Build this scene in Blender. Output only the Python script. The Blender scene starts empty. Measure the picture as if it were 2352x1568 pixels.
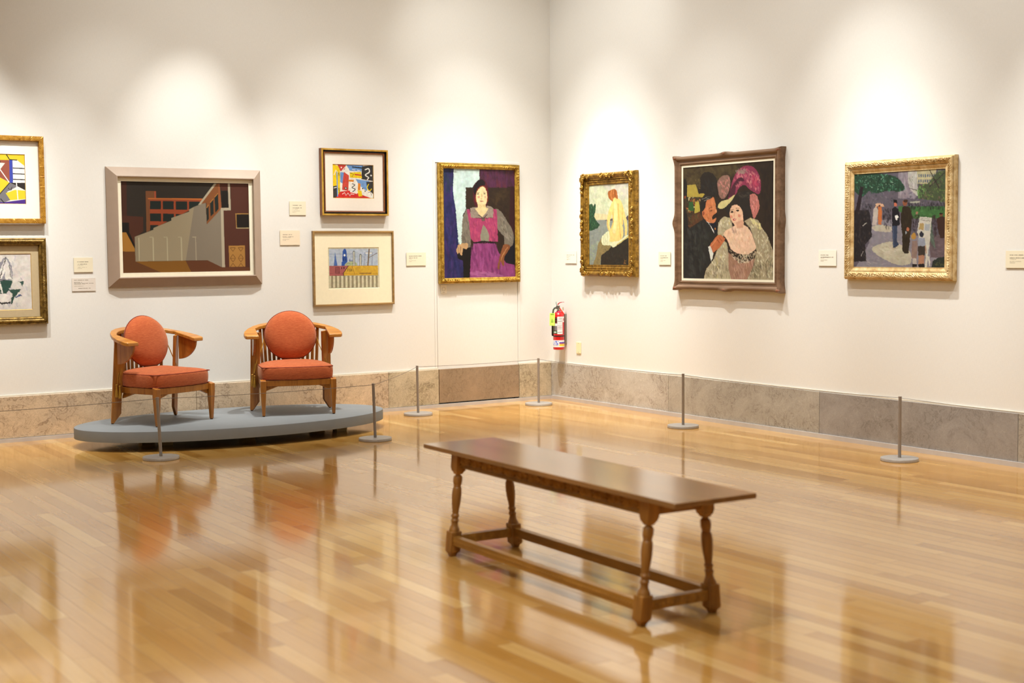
import bpy, bmesh, math, random
import numpy as np
from mathutils import Vector, Matrix
PI = math.pi
S = bpy.context.scene
COL = S.collection

# ------------------------------------------------------------------ camera
cam_d = bpy.data.cameras.new('camera'); cam = bpy.data.objects.new('camera', cam_d); COL.objects.link(cam)
F = Vector((0.55006512, 0.83245351, -0.06670471)); R = Vector((0.83395889, -0.55175782, -0.00871068)); U = Vector((0.04405608, 0.05083754, 0.99773474))
M = Matrix((( R.x, U.x, -F.x), (R.y, U.y, -F.y), (R.z, U.z, -F.z))).to_4x4()
M.translation = Vector((-8.24519771, -11.72914936, 1.55))
cam.matrix_world = M
cam_d.sensor_width = 36.0; cam_d.lens = 3185.459 / 2352 * 36.0; cam_d.sensor_fit = 'HORIZONTAL'
cam_d.clip_start = 0.05; cam_d.clip_end = 100
cam_d.dof.use_dof = True; cam_d.dof.focus_distance = 11.9; cam_d.dof.aperture_fstop = 2.1
S.camera = cam
# ------------------------------------------------------------------ world, exposure
w = bpy.data.worlds.new('world'); S.world = w; w.use_nodes = True
w.node_tree.nodes['Background'].inputs[0].default_value = (1, .9, .78, 1)
w.node_tree.nodes['Background'].inputs[1].default_value = 0.02
S.view_settings.view_transform = 'Standard'; S.view_settings.look = 'None'
S.view_settings.exposure = 0.03; S.view_settings.gamma = 1.0; S.view_settings.use_curve_mapping = False
c_ = S.cycles; c_.max_bounces = 4; c_.diffuse_bounces = 3; c_.glossy_bounces = 3; c_.transmission_bounces = 0; c_.transparent_max_bounces = 2
c_.caustics_reflective = False; c_.caustics_refractive = False; c_.use_adaptive_sampling = True; c_.adaptive_threshold = .05; c_.use_denoising = True
# ------------------------------------------------------------------ lights of the room and added fill
CEIL = 5.0
def area(name, loc, aim, size, power, col):
    l = bpy.data.lights.new(name, 'AREA'); l.shape = 'SQUARE'; l.size = size; l.energy = power; l.color = col
    o = bpy.data.objects.new(name, l); COL.objects.link(o); o.location = loc
    o.rotation_euler = (Vector(aim) - Vector(loc)).to_track_quat('-Z', 'Y').to_euler()
    return o
def spot(name, loc, aim, power, deg, blend=1.0, col=(1.0, .965, .90), rad=.035):
    l = bpy.data.lights.new(name, 'SPOT'); l.energy = power; l.spot_size = math.radians(deg); l.spot_blend = blend
    l.color = col; l.shadow_soft_size = rad
    o = bpy.data.objects.new(name, l); COL.objects.link(o); o.location = loc
    o.rotation_euler = (Vector(aim) - Vector(loc)).to_track_quat('-Z', 'Y').to_euler()
    return o
WARM = (.985, .98, .945); WHITE = (.985, .985, .96)
area('ceiling_fill', (-5.0, -5.4, CEIL - .05), (-5.0, -5.4, 0), 3.0, 54, (.98, .98, .945))  # unseen area lamps added under the ceiling as general fill
area('ceiling_fill', (-8.5, -9.0, CEIL - .05), (-8.5, -9.0, 0), 4.0, 125, (.98, .98, .945))
# track spots on the left wall (lamp x, aim x, aim z, power, cone)
for lx, ax, az, pw, dg in [(-6.0, -5.75, 1.9, 440, 36), (-3.5, -3.95, 2.15, 290, 34), (-6.1, -5.9, .1, 300, 44), (-5.0, -5.2, .1, 440, 44), (-3.0, -3.1, .1, 400, 44), (-1.2, -1.2, .2, 440, 44),
                           (-4.9, -4.2, .8, 115, 60), (-2.6, -2.3, .8, 180, 60), (-1.1, -.9, .9, 200, 60)]:
    spot('track_spot', (lx, -1.42, 4.75), (ax, 0, az), pw, dg, col=WARM)
for lx, pw in ((-4.0, 135), (-2.2, 88), (-.7, 65)): spot('track_wash', (lx, -2.3, 4.85), (lx, 0, 2.4), pw, 96, col=WARM)
# track spots on the right wall
for ly, ay, az, pw, dg in [(-1.0, -1.0, .2, 540, 44), (-2.6, -2.6, .2, 430, 44), (-4.4, -4.5, .2, 450, 44),
                           (-.9, -1.0, .8, 200, 60), (-2.4, -2.65, .8, 110, 60), (-4.2, -4.5, .8, 280, 60), (-6.6, -6.6, .8, 600, 60)]:
    spot('track_spot', (-1.42, ly, 4.75), (0, ay, az), pw, dg, col=WHITE)
for ly, pw in ((-1.0, 165), (-2.8, 100), (-4.6, 165), (-6.8, 128)): spot('track_wash', (-2.3, ly, 4.85), (0, ly, 2.4), pw, 96, col=WHITE)
# spots over chairs and corner; downward ones added as floor and bench fill
for fx, fy, pw in ((-7.0, -2.2, 360), (-3.2, -3.4, 170), (-6.2, -7.2, 420), (-3.0, -6.6, 260), (-2.2, -9.5, 200)): spot('floor_fill_spot', (fx, fy, 4.9), (fx, fy, 0), pw, 74, col=(.99, .975, .93), rad=.12)
spot('chair_spot', (-4.5, -1.5, 4.75), (-4.3, -.75, .5), 330, 34, rad=.05)
spot('chair_spot', (-3.1, -1.5, 4.75), (-3.2, -.8, .5), 330, 34, rad=.05)
spot('corner_spot', (-1.2, -1.6, 4.75), (-.6, -1.0, 0), 430, 60, rad=.05)

# ------------------------------------------------------------------ helpers
def srgb(h, k=1.0):
    h = h.lstrip('#'); o = []
    for i in (0, 2, 4):
        c = int(h[i:i+2], 16) / 255; o.append(k * (c / 12.92 if c <= .04045 else ((c + .055) / 1.055) ** 2.4))
    return tuple(o)
def tag(o, label=None, cat=None, group=None, kind=None):
    if label: o['label'] = label
    if cat: o['category'] = cat
    if group: o['group'] = group
    if kind: o['kind'] = kind
    return o
def empty(name, loc, rz=0):
    o = bpy.data.objects.new(name, None); COL.objects.link(o); o.location = loc; o.rotation_euler = (0, 0, rz); o.empty_display_size = .1
    return o
def mesh_obj(name, verts, faces, mat, parent=None, smooth=0, bevel=0, bseg=2):
    me = bpy.data.meshes.new(name); me.from_pydata([tuple(v) for v in verts], [], faces); me.validate(); me.update()
    return finish(name, me, mat, parent, smooth, bevel, bseg)
def finish(name, me, mat, parent=None, smooth=0, bevel=0, bseg=2):
    mats = mat if isinstance(mat, (list, tuple)) else [mat]
    for m in mats: me.materials.append(m)
    if smooth:
        me.polygons.foreach_set('use_smooth', [True] * len(me.polygons))
        if smooth < 180: me.set_sharp_from_angle(angle=math.radians(smooth))
    o = bpy.data.objects.new(name, me); COL.objects.link(o)
    if parent: o.parent = parent
    if bevel:
        b = o.modifiers.new('bevel', 'BEVEL'); b.width = bevel; b.segments = bseg; b.limit_method = 'ANGLE'; b.angle_limit = math.radians(35)
    return o
class MB:
    def __init__(s): s.v = []; s.f = []; s.mi = []
    def add(s, v, f, mi=0):
        n = len(s.v); s.v += [tuple(q) for q in v]; s.f += [tuple(i + n for i in q) for q in f]; s.mi += [mi] * len(f)
    def box(s, a, b, mi=0):
        x0, y0, z0 = a; x1, y1, z1 = b
        s.add([(x0,y0,z0),(x1,y0,z0),(x1,y1,z0),(x0,y1,z0),(x0,y0,z1),(x1,y0,z1),(x1,y1,z1),(x0,y1,z1)],
              [(0,3,2,1),(4,5,6,7),(0,1,5,4),(1,2,6,5),(2,3,7,6),(3,0,4,7)], mi)
    def hexa(s, lo, hi, mi=0):      # two matching polygons (bottom, top)
        n = len(lo); s.add(list(lo) + list(hi), [tuple(range(n))[::-1], tuple(range(n, 2*n))] + [(i, (i+1) % n, n + (i+1) % n, n + i) for i in range(n)], mi)
    def lathe(s, prof, seg=24, c=(0,0), mi=0):  # prof [(r,z)...]
        v = []; f = []; n = len(prof)
        for r, z in prof:
            for k in range(seg):
                a = 2*PI*k/seg; v.append((c[0] + r*math.cos(a), c[1] + r*math.sin(a), z))
        for i in range(n-1):
            for k in range(seg):
                f.append((i*seg+k, i*seg+(k+1) % seg, (i+1)*seg+(k+1) % seg, (i+1)*seg+k))
        f.append(tuple(range(seg))[::-1]); f.append(tuple(range((n-1)*seg, n*seg)))
        s.add(v, f, mi)
    def tube(s, pts, r, seg=8, closed=False, mi=0):
        P = [Vector(p) for p in pts]; n = len(P); rr = r if isinstance(r, (list, tuple)) else [r]*n
        v = []; f = []; up = None
        for i in range(n):
            if closed: t = (P[(i+1) % n] - P[i-1])
            else: t = P[min(i+1, n-1)] - P[max(i-1, 0)]
            t.normalize()
            if up is None:
                up = Vector((0,0,1)) if abs(t.z) < .9 else Vector((1,0,0))
            a = t.cross(up).normalized(); up = a.cross(t).normalized()
            for k in range(seg):
                q = 2*PI*k/seg; v.append(P[i] + (a*math.cos(q) + up*math.sin(q)) * rr[i])
        m = n if closed else n-1
        for i in range(m):
            j = (i+1) % n
            for k in range(seg): f.append((i*seg+k, i*seg+(k+1) % seg, j*seg+(k+1) % seg, j*seg+k))
        if not closed: f.append(tuple(range(seg))[::-1]); f.append(tuple(range((n-1)*seg, n*seg)))
        s.add(v, f, mi)
    def sphere(s, c, r, n=8, m=12, sc=(1,1,1), mi=0):
        v = []; f = []
        for i in range(n+1):
            a = PI*i/n
            for k in range(m):
                b = 2*PI*k/m; v.append((c[0]+r*sc[0]*math.sin(a)*math.cos(b), c[1]+r*sc[1]*math.sin(a)*math.sin(b), c[2]+r*sc[2]*math.cos(a)))
        for i in range(n):
            for k in range(m): f.append((i*m+k, (i+1)*m+k, (i+1)*m+(k+1) % m, i*m+(k+1) % m))
        s.add(v, f, mi)
    def build(s, name, mat, parent=None, smooth=0, bevel=0, bseg=2):
        me = bpy.data.meshes.new(name); me.from_pydata(s.v, [], s.f)
        if isinstance(mat, (list, tuple)): me.polygons.foreach_set('material_index', s.mi)
        bm = bmesh.new(); bm.from_mesh(me); bmesh.ops.recalc_face_normals(bm, faces=bm.faces); bm.to_mesh(me); bm.free(); me.update()
        return finish(name, me, mat, parent, smooth, bevel, bseg)

# ------------------------------------------------------------------ materials
def new_mat(name):
    m = bpy.data.materials.new(name); m.use_nodes = True; nt = m.node_tree
    return m, nt, nt.nodes['Principled BSDF']
def N(nt, t, **kw):
    n = nt.nodes.new(t)
    for k, v in kw.items(): setattr(n, k, v)
    return n
def L(nt, a, b): nt.links.new(a, b)
def mth(nt, op, a, b=None, c=None):
    n = N(nt, 'ShaderNodeMath', operation=op)
    for i, q in enumerate((a, b, c)):
        if q is None: continue
        if isinstance(q, (int, float)): n.inputs[i].default_value = q
        else: L(nt, q, n.inputs[i])
    return n.outputs[0]
def ramp(nt, fac, stops):
    r = N(nt, 'ShaderNodeValToRGB'); cr = r.color_ramp
    while len(cr.elements) < len(stops): cr.elements.new(.5)
    for e, (p, c) in zip(cr.elements, stops): e.position = p; e.color = (*c, 1)
    L(nt, fac, r.inputs[0]); return r.outputs[0]
def mixc(nt, fac, a, b, mode='MIX'):
    m = N(nt, 'ShaderNodeMix', data_type='RGBA', blend_type=mode)
    for i, q in ((0, fac), (6, a), (7, b)):
        if isinstance(q, (int, float)): m.inputs[i].default_value = q
        elif isinstance(q, tuple): m.inputs[i].default_value = (*q, 1) if len(q) == 3 else q
        else: L(nt, q, m.inputs[i])
    return m.outputs[2]
def noise(nt, vec, scale, detail=3, rough=.55, dist=0):
    n = N(nt, 'ShaderNodeTexNoise'); n.inputs['Scale'].default_value = scale; n.inputs['Detail'].default_value = detail
    n.inputs['Roughness'].default_value = rough; n.inputs['Distortion'].default_value = dist
    if vec is not None: L(nt, vec, n.inputs['Vector'])
    return n.outputs['Fac']
def objco(nt, scale=(1,1,1), loc=(0,0,0), kind='Object'):
    t = N(nt, 'ShaderNodeTexCoord'); mp = N(nt, 'ShaderNodeMapping'); mp.inputs['Scale'].default_value = scale; mp.inputs['Location'].default_value = loc
    L(nt, t.outputs[kind], mp.inputs[0]); return mp.outputs[0]
def bump(nt, b, h, strength, dist=.01):
    n = N(nt, 'ShaderNodeBump'); n.inputs['Strength'].default_value = strength; n.inputs['Distance'].default_value = dist
    L(nt, h, n.inputs['Height']); L(nt, n.outputs[0], b.inputs['Normal'])
def simple(name, col, rough=.5, metal=0, var=.12, scale=20, stretch=(1,1,1), bmp=0, coat=0):
    m, nt, b = new_mat(name); c = srgb(col) if isinstance(col, str) else col
    f = noise(nt, objco(nt, stretch), scale, 4)
    lo = tuple(q*(1-var) for q in c); hi = tuple(min(1, q*(1+var)) for q in c)
    L(nt, ramp(nt, f, [(.3, lo), (.7, hi)]), b.inputs['Base Color'])
    b.inputs['Roughness'].default_value = rough; b.inputs['Metallic'].default_value = metal
    b.inputs['Coat Weight'].default_value = coat
    if bmp: bump(nt, b, f, bmp)
    return m
# wall cloth: fine woven vertical threads over cream paint
def mat_wallcloth():
    m, nt, b = new_mat('wall_cloth')
    v = objco(nt)
    a = noise(nt, objco(nt, (60, 60, 5)), 6, 3); c = noise(nt, objco(nt, (6, 6, 70)), 6, 2); big = noise(nt, v, .8, 4)
    th = mth(nt, 'ADD', mth(nt, 'MULTIPLY', a, .6), mth(nt, 'MULTIPLY', c, .4))
    base = ramp(nt, th, [(.3, (.72, .705, .655)), (.7, (.785, .772, .725))])
    L(nt, mixc(nt, mth(nt, 'MULTIPLY', big, .22), base, (.69, .675, .625)), b.inputs['Base Color'])
    b.inputs['Roughness'].default_value = .92; b.inputs['Specular IOR Level'].default_value = .2
    bump(nt, b, th, .25, .002); return m
def mat_floor():
    m, nt, b = new_mat('maple_strip_floor')
    t = N(nt, 'ShaderNodeTexCoord'); sp = N(nt, 'ShaderNodeSeparateXYZ'); L(nt, t.outputs['Object'], sp.inputs[0])
    W_, L_ = .0838, 1.15
    xs = mth(nt, 'DIVIDE', sp.outputs[0], W_); row = mth(nt, 'FLOOR', xs)
    wn = N(nt, 'ShaderNodeTexWhiteNoise', noise_dimensions='1D'); L(nt, row, wn.inputs['W'])
    ys = mth(nt, 'ADD', mth(nt, 'DIVIDE', sp.outputs[1], mth(nt, 'MULTIPLY_ADD', wn.outputs[0], .5, L_ * .75)), mth(nt, 'MULTIPLY', wn.outputs[0], 37.7))
    colm = mth(nt, 'FLOOR', ys)
    cb = N(nt, 'ShaderNodeCombineXYZ'); L(nt, row, cb.inputs[0]); L(nt, colm, cb.inputs[1])
    w2 = N(nt, 'ShaderNodeTexWhiteNoise', noise_dimensions='2D'); L(nt, cb.outputs[0], w2.inputs['Vector'])
    rnd = w2.outputs['Value']
    base = ramp(nt, rnd, [(0, srgb('b4823c')), (.12, srgb('bf8c44')), (.35, srgb('c6944b')), (.65, srgb('cc9b52')), (.88, srgb('d3a45b')), (1, srgb('dbb06a'))])
    # grain offset for each board
    mp = N(nt, 'ShaderNodeMapping'); mp.inputs['Scale'].default_value = (42, 2.2, 1); L(nt, t.outputs['Object'], mp.inputs[0])
    ad = N(nt, 'ShaderNodeVectorMath', operation='ADD'); L(nt, mp.outputs[0], ad.inputs[0]); L(nt, w2.outputs['Color'], ad.inputs[1])
    sc = N(nt, 'ShaderNodeVectorMath', operation='MULTIPLY'); L(nt, w2.outputs['Color'], sc.inputs[0]); sc.inputs[1].default_value = (30, 30, 30)
    L(nt, sc.outputs[0], ad.inputs[1])
    g = noise(nt, ad.outputs[0], 1.0, 5, .6, .6)
    colr = mixc(nt, .32, base, ramp(nt, g, [(.3, (.66, .58, .48)), (.62, (1, 1, 1))]), 'MULTIPLY')
    fx = mth(nt, 'FRACT', xs); fy = mth(nt, 'FRACT', ys)
    ex = mth(nt, 'MINIMUM', fx, mth(nt, 'SUBTRACT', 1, fx)); ey = mth(nt, 'MULTIPLY', mth(nt, 'MINIMUM', fy, mth(nt, 'SUBTRACT', 1, fy)), 13)
    e = mth(nt, 'MINIMUM', ex, ey); gap = mth(nt, 'SMOOTH_MIN', mth(nt, 'DIVIDE', e, .022), 1.0, .1)
    colr = mixc(nt, mth(nt, 'SUBTRACT', 1, gap), colr, srgb('8e602e'))
    L(nt, colr, b.inputs['Base Color'])
    rr = noise(nt, objco(nt, (3, 1.2, 1)), 1.5, 4)
    L(nt, mth(nt, 'MULTIPLY_ADD', rr, .07, .085), b.inputs['Roughness'])
    b.inputs['IOR'].default_value = 1.5; b.inputs['Coat Weight'].default_value = .35; b.inputs['Coat Roughness'].default_value = .06
    h = mth(nt, 'ADD', mth(nt, 'MULTIPLY', gap, .35), mth(nt, 'ADD', mth(nt, 'MULTIPLY', rnd, .5), mth(nt, 'MULTIPLY', noise(nt, objco(nt, (9, .9, 1)), 1.2, 2), 1.4)))
    bump(nt, b, h, .22, .0016)
    return m
def mat_marble(name, c1, c2, c3, vein, seed, dark=.5):
    m, nt, b = new_mat(name); v = objco(nt, (1,1,1), (seed, seed*.7, seed*1.3))
    n1 = noise(nt, v, 2.6, 6, .62, 1.2); n2 = noise(nt, v, 14, 5, .6, 1.6); n3 = noise(nt, v, 7, 6, .6, 2.2); n4 = noise(nt, v, 34, 4, .6, .8)
    base = ramp(nt, n1, [(.30, c1), (.48, c2), (.66, c3)])
    base = mixc(nt, mth(nt, 'MULTIPLY', n2, .5), base, ramp(nt, n2, [(.35, c3), (.65, c1)]))
    vn = mth(nt, 'ABSOLUTE', mth(nt, 'SUBTRACT', n3, .5)); vm = ramp(nt, vn, [(0, (1, 1, 1)), (.012, (.55, .55, .55)), (.035, (0, 0, 0))])
    pm = ramp(nt, n1, [(.42, (0, 0, 0)), (.58, (1, 1, 1))])
    vf = mixc(nt, 1.0, vm, pm, 'MULTIPLY'); sep = N(nt, 'ShaderNodeSeparateColor'); L(nt, vf, sep.inputs[0])
    base = mixc(nt, mth(nt, 'MULTIPLY', sep.outputs[0], dark), base, vein)
    v2 = mth(nt, 'ABSOLUTE', mth(nt, 'SUBTRACT', noise(nt, v, 22, 5, .6, 2.5), .48)); m2 = ramp(nt, v2, [(0, (1,1,1)), (.03, (0,0,0))]); s2 = N(nt, 'ShaderNodeSeparateColor'); L(nt, m2, s2.inputs[0])
    base = mixc(nt, mth(nt, 'MULTIPLY', s2.outputs[0], .45*dark), base, vein)
    v3 = mth(nt, 'ABSOLUTE', mth(nt, 'SUBTRACT', noise(nt, v, 3.3, 4, .6, 3.0), .52)); m3 = ramp(nt, v3, [(0, (1,1,1)), (.008, (0,0,0))]); s3 = N(nt, 'ShaderNodeSeparateColor'); L(nt, m3, s3.inputs[0])
    base = mixc(nt, mth(nt, 'MULTIPLY', s3.outputs[0], .35), base, tuple(min(1, q*1.45) for q in c1))
    base = mixc(nt, mth(nt, 'MULTIPLY', n4, .25), base, c2)
    L(nt, base, b.inputs['Base Color']); b.inputs['Roughness'].default_value = .42
    return m
def mat_wood(name, c_lo, c_hi, rough=.4, scale=1.0, axis=2, coat=0, grain=16, hollow_shade=False):
    m, nt, b = new_mat(name); s = [grain*scale]*3; s[axis] = 1.6*scale
    g = noise(nt, objco(nt, tuple(s)), 1.5, 5, .6, .5); f = noise(nt, objco(nt), 60, 2)
    cc = ramp(nt, g, [(.3, srgb(c_lo)), (.68, srgb(c_hi))])
    if hollow_shade:   # AO-like shade put into the colour of the turned grooves and carving
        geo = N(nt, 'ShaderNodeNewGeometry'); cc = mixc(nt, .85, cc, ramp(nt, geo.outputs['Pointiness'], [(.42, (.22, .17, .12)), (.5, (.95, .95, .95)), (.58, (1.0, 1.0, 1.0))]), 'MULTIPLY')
    L(nt, cc, b.inputs['Base Color'])
    b.inputs['Roughness'].default_value = rough; b.inputs['Coat Weight'].default_value = coat; b.inputs['Coat Roughness'].default_value = .15
    bump(nt, b, g, .08, .002); return m
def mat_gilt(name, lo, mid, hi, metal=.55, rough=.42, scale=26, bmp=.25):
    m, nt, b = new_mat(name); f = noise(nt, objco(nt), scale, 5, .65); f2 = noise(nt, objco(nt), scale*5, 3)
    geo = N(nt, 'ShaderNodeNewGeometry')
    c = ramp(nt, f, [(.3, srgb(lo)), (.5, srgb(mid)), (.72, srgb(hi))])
    # AO-like shade of the relief's hollows multiplied into the gilt, crests faintly yellowed
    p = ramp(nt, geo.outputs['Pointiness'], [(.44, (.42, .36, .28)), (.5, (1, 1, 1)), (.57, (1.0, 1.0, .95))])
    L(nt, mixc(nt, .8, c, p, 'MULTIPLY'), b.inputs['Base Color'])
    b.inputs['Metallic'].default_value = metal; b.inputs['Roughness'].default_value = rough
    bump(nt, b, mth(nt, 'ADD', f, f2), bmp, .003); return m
def mat_fabric(name, lo, hi):
    m, nt, b = new_mat(name)
    g = noise(nt, objco(nt, (10, 10, 95)), 3, 5, .65, .4); f = noise(nt, objco(nt), 180, 2)
    L(nt, ramp(nt, g, [(.3, srgb(lo)), (.7, srgb(hi))]), b.inputs['Base Color'])
    b.inputs['Roughness'].default_value = .85; b.inputs['Sheen Weight'].default_value = .35; b.inputs['Sheen Roughness'].default_value = .5
    b.inputs['Sheen Tint'].default_value = (1, .75, .5, 1); b.inputs['Specular IOR Level'].default_value = .2
    bump(nt, b, mth(nt, 'ADD', g, mth(nt, 'MULTIPLY', f, .4)), .35, .003); return m
def mat_paint(name, rough=.5):
    m, nt, b = new_mat(name); a = N(nt, 'ShaderNodeAttribute'); a.attribute_name = 'pigment'
    L(nt, a.outputs['Color'], b.inputs['Base Color']); b.inputs['Roughness'].default_value = rough; b.inputs['Specular IOR Level'].default_value = .3
    bump(nt, b, noise(nt, objco(nt), 90, 3), .12, .002); return m
MWALL = mat_wallcloth(); MFLOOR = mat_floor()
MOIL = mat_paint('oil_pigment', .45); MPAPER = mat_paint('paper_pigment', .75)
MSTEEL = simple('grey_enamel_steel', '958c83', .45, .3, .05, 30)
MSTEEL2 = simple('brushed_grey_base', 'aaa49d', .42, .3, .06, 60)
MCORD = simple('grey_elastic_cord', '75695f', .7, 0, .1, 80)
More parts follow.
